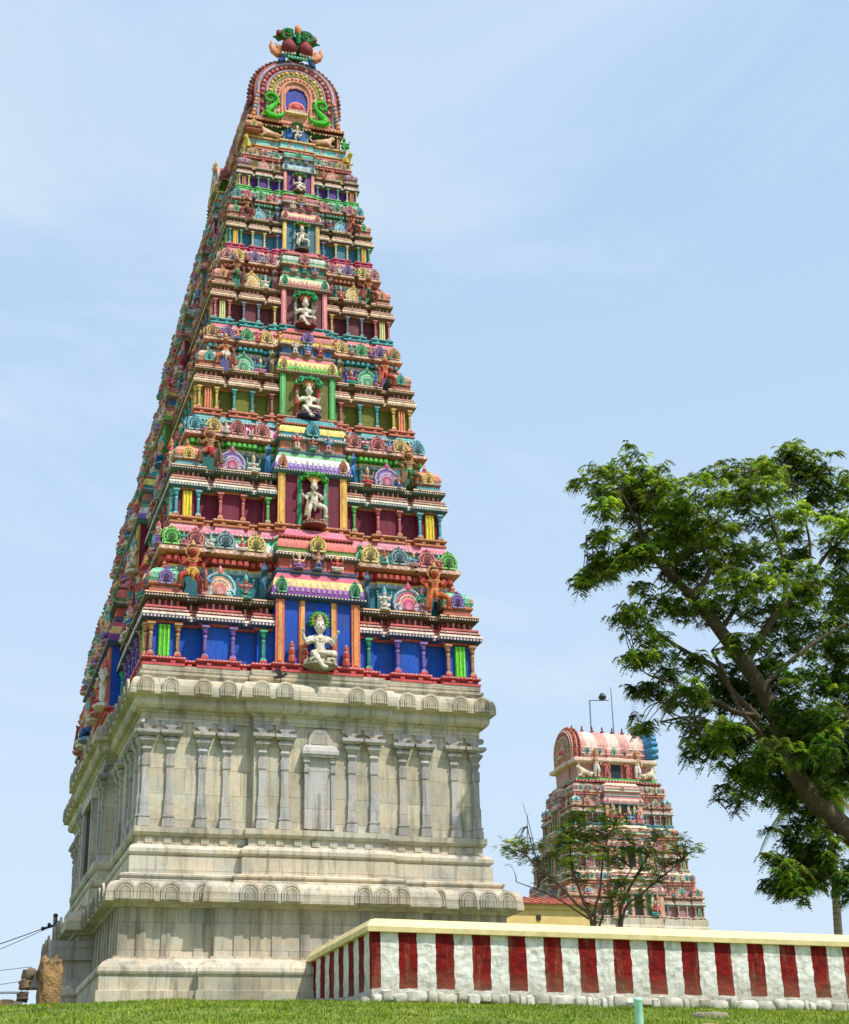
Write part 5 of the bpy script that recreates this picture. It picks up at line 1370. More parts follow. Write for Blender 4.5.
for n_, q in (('wall_face', fs_), ('wall_face', ss_), ('wall_face', bs_), ('wall_face', is_)):
    o = q.build(n_, WALLM, wall); o.matrix_parent_inverse = wall.matrix_basis.inverted()
COP = simple('cream_painted_coping', (238, 216, 158), .7, 2.2, .74, 1.06, 0, .3, .01)
mb = MB()
sec = [(-.14, -.02), (-.16, .12), (-.02, .32), (.2, .38), (.42, .32), (.56, .12), (.54, -.02)]   # (depth from face, height)
def coping(path, close=True):
    vs = []; fs = []
    n = len(sec)
    for (px_, py_, nx, ny, zt) in path:
        for d, z in sec: vs.append((px_ - nx * d, py_ - ny * d, zt + z))
    for i in range(len(path) - 1):
        for k in range(n): fs.append((i * n + k, (i + 1) * n + k, (i + 1) * n + (k + 1) % n, i * n + (k + 1) % n))
    fs.append(tuple(range(n))); fs.append(tuple((len(path) - 1) * n + k for k in range(n))[::-1])
    mb.add(vs, fs, W1)
coping([(-.4, -1.2, -1, 0, topz(-.4)), (-.4, -4.5, -1, 0, topz(-.4)), (-.4, -8.09, -1, -1, topz(-.4))] + [(x, -8.09, 0, -1, topz(x)) for x in [2, 6, 10, 14, 18, 22, 26, 30, XE]])
o = mb.build('coping', COP, wall); o.matrix_parent_inverse = wall.matrix_basis.inverted()
# whitewashed footing stones (one part, a continuous course)
rnd = random.Random(4)
mb = MB()
def stone(mb, c, sx, sy, sz, col, seed, n1=9, n2=6, am=.22):
    n1, n2 = n1, n2; vs = []; fs = []
    for j in range(n2 + 1):
        t = -pi / 2 + pi * j / n2
        for i in range(n1):
            a = 2 * pi * i / n1
            def se(v): return math.copysign(abs(v) ** .55, v)
            x, y, z = se(cos(t)) * se(cos(a)), se(cos(t)) * se(sin(a)), se(sin(t))
            q = 1 + am * mn.fractal(Vector((x + seed, y, z)) * 1.6, 1, 2, 4 if n1 > 12 else 1)
            vs.append((c[0] + x * sx * q, c[1] + y * sy * q, c[2] + z * sz * q))
    for j in range(n2):
        for i in range(n1): fs.append((j * n1 + i, j * n1 + (i + 1) % n1, (j + 1) * n1 + (i + 1) % n1, (j + 1) * n1 + i))
    mb.add(vs, fs, col, None, True)
x = -.45; i = 0
while x < 22:
    w = rnd.uniform(.16, .62)
    zt = -.36 - max(0, x) * .014 + rnd.uniform(-.06, .05)
    stone(mb, (x + w / 2, -8.2 + rnd.uniform(-.04, .02), zt - .10), w * .54, .20, rnd.uniform(.12, .19), mixc((214, 210, 196), (150, 146, 120), rnd.uniform(0, .6)), i * 3.7)
    x += w; i += 1
y = -8.0
while y < -1.5:
    w = rnd.uniform(.25, .5)
    stone(mb, (-.48 + rnd.uniform(-.03, .03), y + w / 2, -.62 + (y + 8) * .09), .16, w * .55, .22, mixc((196, 190, 172), (140, 134, 110), rnd.uniform(0, .7)), i * 2.3)
    y += w; i += 1
o = mb.build('footing_stones', simple('whitewashed_stone', W1, .85, 5, .6, 1.08, 0, .6, .03, attr=True), wall); o.matrix_parent_inverse = wall.matrix_basis.inverted()
tag(o, kind='stuff')

# ================================================================== GROUND AND GRASS
def gz(x, y):
    if y > -1.0: z = .1 + max(0, min(1, (y + 1) / 10)) * .2
    elif y > -9: z = .1 + (y + 1) * .098
    else: z = -.684 + (y + 9) * .1385
    if x < -6 and y < 40: z -= min(1.6, (-6 - x) * .045)
    if x > 0: z -= min(x, 30) * .012
    z += .05 * mn.noise(Vector((x * .35, y * .35, 0))) + .03 * mn.noise(Vector((x * 1.3, y * 1.3, 3)))
    return z
m, nt, N, L, b = mat('lawn_soil')
gm = wpos(N, L)
n1 = noise(N, L, .5, 6, .65, gm); r1 = ramp(N, [(.3, lin((88, 104, 22))), (.5, lin((104, 124, 26))), (.7, lin((128, 138, 50)))]); L.new(n1.outputs['Fac'], r1.inputs[0])
n2 = noise(N, L, 7, 6, .7, gm); r2 = ramp(N, [(.3, g(.55)), (.65, g(1.1))]); L.new(n2.outputs['Fac'], r2.inputs[0])
c = mulc(N, L, r1.outputs[0], r2.outputs[0], 1); L.new(c, b.inputs['Base Color']); b.inputs['Roughness'].default_value = .9
bump(N, L, b, n2.outputs['Fac'], .6, .06)
SOIL = m
mb = MB()
xs = [-900, -300, -100, -50] + [-30 + i * .5 for i in range(141)] + [60, 100, 300, 900]
ys = [-400, -150, -80, -55] + [-50 + i * .5 for i in range(130)] + [20, 40, 80, 200, 500, 1500]
vs = [(x, y, gz(x, y) if y > -60 else gz(x, -60)) for y in ys for x in xs]
nx = len(xs)
fs = [(j * nx + i, j * nx + i + 1, (j + 1) * nx + i + 1, (j + 1) * nx + i) for j in range(len(ys) - 1) for i in range(nx - 1)]
mb.add(vs, fs, W1, None, True)
tag(mb.build('ground', SOIL), kind='structure')
# grass blades
m, nt, N, L, b = mat('grass_blade')
at = N.new('ShaderNodeAttribute'); at.attribute_name = 'Col'
nn = noise(N, L, .45, 5, .6, wpos(N, L)); rr = ramp(N, [(.32, (.62, .66, .6, 1)), (.52, g(1.0)), (.70, (1.35, 1.08, 1.5, 1))]); L.new(nn.outputs['Fac'], rr.inputs[0])
c = mulc(N, L, at.outputs['Color'], rr.outputs[0], 1)
L.new(c, b.inputs['Base Color']); b.inputs['Roughness'].default_value = .6
tr_ = N.new('ShaderNodeBsdfTranslucent'); L.new(c, tr_.inputs['Color'])
mx = N.new('ShaderNodeMixShader'); mx.inputs[0].default_value = .35
L.new(b.outputs[0], mx.inputs[1]); L.new(tr_.outputs[0], mx.inputs[2]); L.new(mx.outputs[0], N['Material Output'].inputs[0])
GRASS = m
mb = MB()
rnd = random.Random(8)
gcols = [(104, 138, 8), (124, 152, 14), (144, 168, 26), (86, 116, 6), (168, 172, 60)]
cnt = 0
while cnt < 90000:
    y = rnd.uniform(-26, -1.4); x = rnd.uniform(-21, 17)
    if x > -.55 and y > -8.35: continue
    if x > -7.2 and y > -1.3: continue
    # camera frustum foot-print only (with margin for a side step)
    hgt = rnd.uniform(.04, .10) * (1.25 if mn.noise(Vector((x * .8, y * .8, 7))) > .1 else .8)
    z = gz(x, y) - .01
    a = rnd.uniform(0, 2 * pi); wv = .012 * 1.6; lx, ly = rnd.uniform(-.05, .05), rnd.uniform(-.05, .05)
    dx, dy = cos(a) * wv, sin(a) * wv
    mb.v += [(x - dx, y - dy, z), (x + dx, y + dy, z), (x + lx, y + ly, z + hgt)]
    n = len(mb.v); mb.f.append((n - 3, n - 2, n - 1)); mb.c.append(rnd.choice(gcols)); mb.sm.append(False)
    cnt += 1
tag(mb.build('grass', GRASS), 'short bright green grass on the bank in front of the tower', 'grass', kind='stuff')

# ================================================================== TREES
def leaf_material(name, trans=.35):
    m, nt, N, L, b = mat(name)
    at = N.new('ShaderNodeAttribute'); at.attribute_name = 'Col'
    L.new(at.outputs['Color'], b.inputs['Base Color']); b.inputs['Roughness'].default_value = .5
    b.inputs['Specular IOR Level'].default_value = .35
    t = N.new('ShaderNodeBsdfTranslucent'); hs = mulc(N, L, at.outputs['Color'], (1.2, 1.25, .5, 1), 1.0); L.new(hs, t.inputs['Color'])
    x = N.new('ShaderNodeMixShader'); x.inputs[0].default_value = trans
    L.new(b.outputs[0], x.inputs[1]); L.new(t.outputs[0], x.inputs[2]); L.new(x.outputs[0], N['Material Output'].inputs[0])
    return m
LEAF = leaf_material('tree_leaves', .45)
BARK = simple('tree_bark', (92, 78, 58), .9, 7, .5, 1.25, 0, .9, .05, attr=True)
def smooth_path(pts, n=4):
    out = []
    for i in range(len(pts) - 1):
        p0 = Vector(pts[max(i - 1, 0)]); p1 = Vector(pts[i]); p2 = Vector(pts[i + 1]); p3 = Vector(pts[min(i + 2, len(pts) - 1)])
        for k in range(n):
            t = k / n
            out.append(.5 * ((2 * p1) + (p2 - p0) * t + (2 * p0 - 5 * p1 + 4 * p2 - p3) * t * t + (3 * p1 - p0 - 3 * p2 + p3) * t ** 3))
    out.append(Vector(pts[-1]))
    return out
def limb(mb, P, col=(104, 88, 66), n=8):
    """P list of (x,y,z,r)"""
    pts = smooth_path([p[:3] for p in P]); rad = [q[0] for q in smooth_path([(p[3], 0, 0) for p in P])]
    mb.tube(pts, [max(.008, r) for r in rad], col, n)
def leaf_cluster(mb, rnd, c, r, n, size, cols, flat=.75, droop=.5, tint=None):
    """feathery sprays: leaflets in pairs along short arching stalks"""
    c = Vector(c); pairs = 7
    ns = max(3, int(n / (pairs * 2)))
    tone = rnd.uniform(.8, 1.2)
    for k in range(ns):
        if k % 3 == 0:
            d = Vector((rnd.gauss(0, 1), rnd.gauss(0, 1), rnd.gauss(0, .8))).normalized() * r * (rnd.random() ** .45) * .95
            hub = c + Vector((d.x, d.y, d.z * flat)); col = rnd.choice(cols); br = tone * rnd.uniform(.72, 1.25)
        a = rnd.uniform(0, 2 * pi); L = size * rnd.uniform(1.1, 2.3)
        up = rnd.uniform(-.5, .7)
        dx, dy = cos(a), sin(a)
        o = hub + Vector((rnd.uniform(-.06, .06), rnd.uniform(-.06, .06), rnd.uniform(-.05, .05)))
        px_, py_ = -dy, dx
        f = br * rnd.uniform(.88, 1.12)
        cc = (int(min(255, col[0] * f)), int(min(255, col[1] * f)), int(min(255, col[2] * f)))
        for t in range(1, pairs + 1):
            s_ = t / pairs
            p = (o.x + dx * L * s_, o.y + dy * L * s_, o.z + L * (up * s_ - droop * .9 * s_ * s_))
            ll = size * (.85 - .45 * abs(s_ - .45)) * rnd.uniform(.8, 1.2)
            for sg in (-1, 1):
                q = (p[0] + px_ * sg * ll + dx * ll * .4, p[1] + py_ * sg * ll + dy * ll * .4, p[2] - ll * droop * rnd.uniform(.2, .8))
                m1 = (p[0] * .5 + q[0] * .5 + dx * ll * .25, p[1] * .5 + q[1] * .5 + dy * ll * .25, p[2] * .5 + q[2] * .5 + ll * .08)
                m2 = (p[0] * .5 + q[0] * .5 - dx * ll * .25, p[1] * .5 + q[1] * .5 - dy * ll * .25, p[2] * .5 + q[2] * .5 + ll * .02)
                nv = len(mb.v)
                mb.v += [p, m1, q, m2]; mb.f.append((nv, nv + 1, nv + 2, nv + 3)); mb.c.append(cc); mb.sm.append(False)

CL = [(9.58, -4.31, 18.22, 0.83), (11.5, -2.78, 19.45, 0.76), (11.95, -3.65, 18.78, 0.69), (11.3, -2.48, 18.3, 0.76), (12.43, -2.37, 18.27, 0.76), (9.2, -5.17, 16.75, 0.48), (12.03, -5.43, 17.53, 0.76), (15.28, -1.31, 19.23, 0.69), (12.74, -4.2, 16.93, 0.83), (11.78, -4.33, 15.99, 0.55), (12.92, -0.52, 17.81, 0.35), (10.36, -3.15, 15.52, 0.48), (10.5, -1.32, 15.74, 0.48), (10.93, -3.12, 15.86, 0.41), (9.61, -2.3, 14.98, 0.28), (10.69, -4.75, 14.95, 0.48), (15.71, -2.33, 19.92, 0.69), (17.56, -1.16, 20.87, 0.76), (17.63, -2.88, 20.11, 0.69), (19.1, -1.79, 21.44, 0.55), (20.01, -2.14, 21.16, 0.55), (15.87, -5.18, 18.07, 0.83), (19.67, -1.71, 20.21, 0.83), (20.54, -2.54, 20.16, 0.76), (15.26, -3.99, 18.1, 0.83), (13.31, -5.34, 16.33, 0.83), (17.97, -1.17, 18.71, 0.9), (18.33, -3.14, 18.16, 0.83), (20.78, -1.91, 19.14, 0.76), (22.32, -1.11, 20.54, 0.62), (14.3, -1.93, 16.98, 0.76), (16.4, -0.89, 17.37, 0.9), (16.36, -3.53, 16.27, 0.9), (19.19, -1.5, 17.41, 0.69), (19.85, -3.28, 17.0, 0.55), (15.22, -0.82, 16.23, 0.76), (13.78, -1.11, 16.2, 0.55), (14.28, -5.01, 14.41, 0.83), (15.84, -4.82, 14.62, 0.9), (17.6, -4.42, 15.13, 0.76), (21.67, -0.67, 16.88, 0.69), (12.29, -3.32, 14.07, 0.62), (11.7, -2.37, 13.76, 0.69), (10.33, -3.99, 12.98, 0.41), (13.46, -2.96, 13.9, 0.62), (11.61, -3.57, 12.4, 0.62), (10.69, -3.75, 11.71, 0.41), (11.44, -2.57, 11.87, 0.28), (14.93, -2.58, 14.16, 0.76), (17.61, -0.98, 14.93, 0.83), (18.72, -2.09, 14.85, 0.83), (21.35, -0.86, 15.5, 0.83), (18.19, -1.22, 13.67, 0.9), (20.19, -0.55, 14.04, 0.97), (20.71, -2.14, 13.56, 0.83), (14.82, -4.68, 12.29, 0.69), (12.44, -1.2, 11.28, 0.48), (12.21, -0.68, 11.42, 0.35), (13.37, -0.98, 12.19, 0.48), (13.43, -2.65, 12.06, 0.48), (13.09, -1.93, 10.73, 0.41), (12.35, -4.44, 10.33, 0.48), (11.92, -1.34, 9.76, 0.35), (13.56, -2.63, 9.26, 0.62), (13.22, -4.08, 8.61, 0.55), (13.17, -5.18, 8.93, 0.48), (14.15, -1.23, 10.04, 0.41), (17.95, -0.55, 12.24, 0.76), (16.45, -5.06, 10.98, 0.9), (20.23, -1.5, 12.11, 0.9), (19.56, -3.45, 9.96, 1.04), (17.24, -4.75, 9.47, 0.97), (16.49, -4.03, 9.8, 0.76), (17.03, -1.66, 9.91, 0.48), (20.66, -1.14, 9.08, 0.9), (16.74, -5.28, 8.22, 0.9), (17.49, -2.43, 8.79, 0.76), (14.54, -5.28, 7.93, 0.62), (15.67, -1.91, 8.45, 0.69), (14.77, -3.85, 7.4, 0.55), (15.68, -1.1, 8.27, 0.41), (18.04, -0.6, 8.12, 0.69), (17.83, -2.97, 7.56, 0.83), (18.61, -0.51, 7.21, 0.62), (15.98, -3.95, 5.67, 0.69), (16.2, -5.12, 5.1, 0.62), (17.33, -2.5, 4.94, 0.69), (14.77, -5.34, 4.01, 0.55), (15.01, -4.51, 3.66, 0.41), (16.2, -3.46, 3.7, 0.41), (17.47, -2.45, 4.25, 0.41), (14.92, -4.72, 4.46, 0.35), (16.86, -5.29, 3.75, 0.41), (20.01, -1.16, 4.91, 0.41), (17.19, -3.93, 4.33, 0.41), (20.11, -0.71, 4.26, 0.35), (19.52, -1.02, 6.77, 0.55)]
BR = {
'trunk': [(24.4, -.9, .80), (24.17, -0.19, 0.737), (21.76, 2.52, 0.637), (20.25, 4.59, 0.536), (18.97, 5.9, 0.435), (17.55, 7.18, 0.385), (16.74, 8.79, 0.369), (16.5, 10.08, 0.335), (16.08, 11.0, 0.318), (15.49, 11.92, 0.301), (14.6, 13.2, 0.268), (13.88, 14.12, 0.235), (13.32, 14.66, 0.218)],
'b1': [(13.32, 14.66, 0.218), (12.56, 15.31, 0.184), (11.92, 15.92, 0.151), (11.56, 16.49, 0.121), (11.36, 16.95, 0.101), (10.99, 17.44, 0.074), (10.55, 18.0, 0.054), (10.18, 18.58, 0.034)],
'b2': [(11.93, 16.04, 0.107), (11.22, 16.25, 0.08), (10.52, 16.63, 0.06), (9.76, 16.75, 0.027)],
'b3': [(13.51, 14.48, 0.184), (14.14, 15.01, 0.168), (14.55, 15.77, 0.117), (14.38, 16.44, 0.101), (14.24, 17.58, 0.067), (13.9, 18.37, 0.034)],
'b4': [(15.49, 11.92, 0.218), (16.5, 13.35, 0.201), (17.48, 14.43, 0.168), (18.22, 15.1, 0.134), (18.99, 15.99, 0.117), (19.79, 16.89, 0.084), (20.74, 17.62, 0.054)],
'b5': [(17.48, 14.43, 0.134), (17.56, 15.65, 0.101), (17.37, 16.86, 0.087), (17.04, 17.66, 0.067), (16.73, 18.68, 0.054), (16.39, 19.49, 0.034)],
'b6': [(18.74, 15.76, 0.101), (19.04, 17.24, 0.074), (19.04, 18.5, 0.054), (18.85, 19.77, 0.04), (18.52, 20.6, 0.027)],
'b7': [(15.86, 9.86, 0.218), (15.5, 10.28, 0.184), (14.96, 10.93, 0.151), (14.45, 11.84, 0.134), (13.88, 12.18, 0.121), (13.31, 12.52, 0.107), (12.55, 13.04, 0.084), (11.99, 13.57, 0.054), (11.62, 13.93, 0.034)],
'b8': [(15.67, 10.03, 0.168), (14.87, 10.09, 0.134), (14.1, 10.49, 0.114), (13.47, 10.27, 0.08), (12.75, 10.97, 0.067), (12.16, 11.11, 0.054), (11.58, 11.26, 0.04), (11.21, 11.49, 0.027)],
'b9': [(16.33, 8.77, 0.168), (15.87, 9.3, 0.134), (15.44, 9.76, 0.117), (14.92, 10.55, 0.107), (14.62, 11.47, 0.101), (14.19, 12.4, 0.087)],
'b10': [(12.95, 10.61, 0.074), (12.29, 10.38, 0.054), (11.84, 9.8, 0.044), (11.41, 9.3, 0.027)],
'b11': [(13.9, 14.32, 0.101), (13.13, 14.84, 0.067), (12.55, 15.19, 0.06), (11.93, 15.09, 0.047), (11.31, 14.96, 0.04), (10.72, 15.14, 0.034)],
'b12': [(18.82, 6.04, 0.201), (18.09, 5.23, 0.134), (17.4, 4.68, 0.101), (16.74, 4.2, 0.054), (16.28, 3.78, 0.034)],
'b13': [(18.27, 6.49, 0.168), (17.37, 5.91, 0.101), (16.79, 5.18, 0.067)],
'b14': [(17.55, 7.18, 0.201), (18.36, 8.51, 0.168), (19.21, 10.06, 0.134), (19.82, 11.25, 0.101), (20.21, 13.25, 0.067)],
'b15': [(14.6, 13.2, 0.134), (15.58, 14.46, 0.101), (15.51, 15.66, 0.08), (15.22, 16.86, 0.06), (15.23, 18.1, 0.047)],
'b16': [(16.0, 11.0, 0.134), (17.17, 12.04, 0.107), (18.35, 12.91, 0.084), (19.52, 13.6, 0.054)],
}
rnd = random.Random(21)
big = empty('shade_tree', (24.4, -3, -.9))
tag(big, 'large spreading shade tree with feathery dark green leaves at the right', 'tree')
tr = MB()
tips = []
for kq, Lq in BR.items():
    dyt = 0 if kq == 'trunk' else rnd.uniform(-1.6, 1.6)
    n = len(Lq)
    P = [(x, -3 + dyt * (i / (n - 1)) ** 1.2 * 1.0, z, r * (.90 if kq == 'trunk' else .74)) for i, (x, z, r) in enumerate(Lq)]
    limb(tr, P, (92, 78, 58), 10 if kq == 'trunk' else 7)
    tips += [Vector(p[:3]) for p in P[1:]]
# twigs to each leaf cluster
for c in CL:
    q = Vector(c[:3]); s_ = min(tips, key=lambda t: (t - q).length)
    if (s_ - q).length > 2.3: continue
    for j in range(3):
        e_ = q + Vector((rnd.uniform(-.4, .4), rnd.uniform(-.4, .4), rnd.uniform(-.3, .4))) * c[3]
        mid = (s_ + e_) / 2 + Vector((rnd.uniform(-.25, .25), rnd.uniform(-.25, .25), rnd.uniform(-.1, .35)))
        limb(tr, [(s_.x, s_.y, s_.z, .028), (mid.x, mid.y, mid.z, .02), (e_.x, e_.y, e_.z, .01)], (84, 72, 56), 5)
o = tr.build('trunk', BARK, big); o.matrix_parent_inverse = big.matrix_basis.inverted()
lv = MB()
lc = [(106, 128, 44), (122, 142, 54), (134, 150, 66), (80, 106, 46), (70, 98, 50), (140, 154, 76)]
for c in CL:
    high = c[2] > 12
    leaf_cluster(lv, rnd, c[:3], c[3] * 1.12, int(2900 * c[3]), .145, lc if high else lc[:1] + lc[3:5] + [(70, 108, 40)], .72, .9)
    for j in range(3):     # loose outlying sprigs
        d = Vector((rnd.gauss(0, 1), rnd.gauss(0, 1), rnd.gauss(0, .7))).normalized() * c[3] * rnd.uniform(1.0, 1.45)
        leaf_cluster(lv, rnd, (c[0] + d.x, c[1] + d.y, c[2] + d.z), .34, 260, .15, lc, .6, 1.0)
FILL = []
for i_ in range(len(CL)):
    for j_ in range(i_):
        a_, b_ = CL[i_], CL[j_]
        dd = math.dist((a_[0], a_[2]), (b_[0], b_[2]))
        if .9 < dd < 1.7 and (a_[2] > 13 or a_[0] > 16): FILL.append(((a_[0] + b_[0]) / 2, (a_[1] + b_[1]) / 2, (a_[2] + b_[2]) / 2))
rnd.shuffle(FILL)
for q in FILL[:110]:
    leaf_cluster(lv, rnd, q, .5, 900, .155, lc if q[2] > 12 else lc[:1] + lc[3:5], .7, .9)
for k in range(26):
    x = rnd.uniform(19.2, 22.3); z = rnd.uniform(7.6, 18.5); y = rnd.uniform(-5, -1)
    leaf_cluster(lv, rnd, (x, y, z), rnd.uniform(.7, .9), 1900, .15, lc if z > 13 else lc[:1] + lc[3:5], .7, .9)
# far side of the crown, off frame and behind
for k in range(46):
    x = rnd.uniform(20.5, 29); z = rnd.uniform(7, 19); y = rnd.uniform(-7, 2)
    leaf_cluster(lv, rnd, (x, y, z), rnd.uniform(.8, 1.2), 1500, .18, lc, .7, .9)
for k in range(26):
    x = rnd.uniform(15.5, 20.5); z = rnd.uniform(7.5, 12.5); y = rnd.uniform(-2, 1.5)
    if x + z < 25: continue
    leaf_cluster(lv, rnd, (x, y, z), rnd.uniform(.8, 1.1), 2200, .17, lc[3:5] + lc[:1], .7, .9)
o = lv.build('crown', LEAF, big); o.matrix_parent_inverse = big.matrix_basis.inverted()

ST = {
'a': [(10.1, -.3, .13), (10.01, 2.86, 0.115), (9.41, 3.57, 0.094), (8.69, 4.24, 0.079), (7.96, 4.74, 0.065), (7.49, 5.18, 0.05), (7.13, 5.42, 0.029)],
'b': [(10.2, -.3, .12), (10.02, 2.99, 0.108), (9.77, 3.75, 0.086), (9.49, 4.79, 0.072), (9.45, 5.85, 0.058), (9.75, 6.77, 0.029)],
'c': [(10.3, -.3, .12), (10.1, 3.0, 0.101), (10.32, 3.94, 0.079), (10.46, 4.82, 0.065), (10.6, 5.54, 0.043), (11.06, 6.46, 0.025)],
'd': [(10.6, -.3, .12), (11.1, 3.02, 0.108), (11.36, 3.79, 0.086), (11.94, 4.69, 0.072), (12.48, 5.42, 0.058), (12.95, 6.16, 0.029)],
'e': [(10.7, -.3, .1), (11.19, 3.16, 0.094), (11.96, 3.98, 0.072), (12.81, 4.61, 0.058), (13.67, 5.21, 0.029)],
'f': [(9.9, 3.1, 0.058), (9.59, 3.33, 0.058), (8.85, 3.8, 0.05), (8.12, 4.12, 0.04), (7.38, 4.38, 0.025)],
'g': [(8.33, 4.48, 0.047), (8.0, 5.45, 0.036), (7.86, 6.33, 0.025), (7.96, 6.8, 0.014)],
'h': [(7.97, 5.62, 0.029), (7.78, 6.33, 0.022), (7.52, 7.03, 0.011)],
'i': [(10.2, 2.6, .08), (10.42, 3.24, 0.072), (10.86, 3.95, 0.058), (11.56, 4.85, 0.036)]}
SCL = [(6.87, -0.24, 5.48, 0.36), (7.23, -0.08, 5.25, 0.43), (7.82, 0.04, 5.51, 0.43), (7.64, 0.29, 5.79, 0.29), (8.17, 0.19, 5.03, 0.36), (8.98, 0.12, 5.84, 0.5), (9.6, 0.24, 6.4, 0.5), (10.02, 0.88, 6.78, 0.43), (9.75, 0.01, 5.69, 0.58), (9.12, -0.14, 4.96, 0.43), (10.56, 0.44, 6.07, 0.5), (11.06, -0.52, 6.46, 0.36), (10.69, -0.4, 5.18, 0.5), (10.06, 0.96, 4.63, 0.36), (12.1, 0.04, 5.59, 0.5), (12.75, 0.1, 6.16, 0.5), (13.1, -0.98, 5.62, 0.5), (12.24, -0.17, 4.87, 0.5), (13.25, 0.16, 5.09, 0.43), (13.77, -0.96, 5.46, 0.32), (12.8, 0.23, 4.53, 0.36), (11.4, 0.26, 4.32, 0.36), (10.58, -0.88, 3.77, 0.43), (10.35, 0.25, 3.24, 0.29), (11.93, -0.07, 3.63, 0.29), (11.75, 0.36, 6.12, 0.29), (8.57, -0.29, 5.29, 0.32)]
SCL += [(9.9, .1, 6.75, .45), (10.5, -.2, 6.6, .45), (11.1, .2, 6.2, .5), (9.3, .2, 6.1, .5), (10.1, .3, 6.1, .55), (11.6, -.2, 5.6, .5), (10.2, -.3, 5.4, .5), (11.3, .1, 5.2, .5), (9.2, -.2, 5.5, .45), (12.6, .1, 5.5, .4), (9.7, .4, 4.9, .45), (12.2, .2, 4.3, .4), (11.0, -.3, 4.4, .4), (8.3, .1, 4.5, .35), (10.9, .2, 3.7, .4)]
small = empty('young_tree', (10.3, 0, -.3))
tag(small, 'slender multi-stemmed young tree with sparse olive leaves behind the striped wall', 'tree')
tr = MB(); tips = []
for kq, Lq in ST.items():
    dyt = rnd.uniform(-.8, .8)
    P = [(x, dyt * i / len(Lq), z, r * .55) for i, (x, z, r) in enumerate(Lq)]
    limb(tr, P, (116, 96, 80), 7); tips += [Vector(p[:3]) for p in P[2:]]
for c in SCL:
    q = Vector(c[:3]); s_ = min(tips, key=lambda t: (t - q).length)
    for j in range(4):
        e_ = q + Vector((rnd.uniform(-1, 1), rnd.uniform(-1, 1), rnd.uniform(-.5, .9))) * c[3] * .9
        mid = (s_ + e_) / 2 + Vector((0, 0, .1))
        limb(tr, [(s_.x, s_.y, s_.z, .028), (mid.x, mid.y, mid.z, .018), (e_.x, e_.y, e_.z, .008)], (116, 96, 80), 4)
for j in range(5):
    s_ = rnd.choice(tips[2:]); e_ = s_ + Vector((rnd.uniform(-.5, .5), rnd.uniform(-.3, .3), rnd.uniform(.3, .9)))
    limb(tr, [(s_.x, s_.y, s_.z, .02), tuple((s_ + e_) / 2 + Vector((.06, 0, 0))) + (.013,), (e_.x, e_.y, e_.z, .006)], (120, 104, 90), 4)
o = tr.build('trunk', BARK, small); o.matrix_parent_inverse = small.matrix_basis.inverted()
lv = MB()
for c in SCL:
    leaf_cluster(lv, rnd, c[:3], c[3] * 1.2, int(3300 * c[3]), .105, [(160, 172, 74), (176, 182, 88), (140, 160, 66), (124, 160, 104), (186, 184, 110)], .9, .2)
o = lv.build('crown', LEAF, small); o.matrix_parent_inverse = small.matrix_basis.inverted()

# palm behind the shade tree
palm = empty('palm_tree', (35.6, 25, 0)); tag(palm, 'coconut palm with thin grey trunk, half hidden behind the shade tree', 'palm tree')
mb = MB()
limb(mb, [(35.5, 25, -.5, .30), (35.9, 25, 6.8, .24), (36.2, 25, 11.1, .20), (36.0, 25, 14.6, .19)], (134, 122, 96), 10)
for k in range(40):
    z = 2 + k * .31; mb.lathe([(.255 - .0015 * k, 0), (.265 - .0015 * k, .04), (.25 - .0015 * k, .08)], 10, (110, 98, 74), T(35.5 + .4 * min(1, z / 6.8) + .3 * max(0, min(1, (z - 6.8) / 4.3)), 25, z))
o = mb.build('trunk', BARK, palm); o.matrix_parent_inverse = palm.matrix_basis.inverted()
mb = MB(); stem = MB()
for k, (az, up, ln) in enumerate([(186, .25, 6.0), (200, .1, 5.2), (172, -.25, 5.6), (215, -.8, 4.0), (160, -1.0, 3.8), (90, .6, 4.4), (40, .5, 4.5), (0, .3, 4.4), (-40, .4, 4.4), (-80, .2, 4.2), (250, .6, 4.2), (300, -.5, 4), (130, .9, 4), (20, -.7, 3.8)]):
    a = radians(az); pts = []
    for t in range(13):
        s_ = t / 12; hh = ln * s_
        pts.append(Vector((36.0 + cos(a) * hh * (1 - .25 * s_), 25 + sin(a) * hh * (1 - .25 * s_), 14.6 + up * ln * s_ * .8 - 2.6 * s_ * s_)))
    stem.tube(pts, [.05 - .0035 * t for t in range(13)], (150, 150, 70) if k % 4 else (170, 150, 80), 4, None)
    for t in range(1, 60):
        s_ = t / 60; i = min(11, int(s_ * 12)); f = s_ * 12 - i; p = pts[i].lerp(pts[i + 1], f); d = (pts[i + 1] - pts[i]).normalized()
        for sg in (-1, 1):
            sd = d.cross(Vector((0, 0, 1))).normalized() * sg
            L_ = .85 * sin(pi * min(1, s_ * .8 + .15)) + .15
            tip = p + sd * L_ * .6 + d * L_ * .35 + Vector((0, 0, -L_ * .62)); md = p + sd * L_ * .35 + d * L_ * .15 + Vector((0, 0, -L_ * .1))
            w_ = d * .035
            mb.add([p - w_, p + w_, md + w_, md - w_, tip], [(0, 1, 2, 3), (3, 2, 4)], [(96, 124, 50), (120, 140, 66), (80, 110, 50)][t % 3] if k not in (3, 11) else (160, 140, 70))
o = stem.build('frond_stems', BARK, palm); o.matrix_parent_inverse = palm.matrix_basis.inverted()
o = mb.build('crown', LEAF, palm); o.matrix_parent_inverse = palm.matrix_basis.inverted()

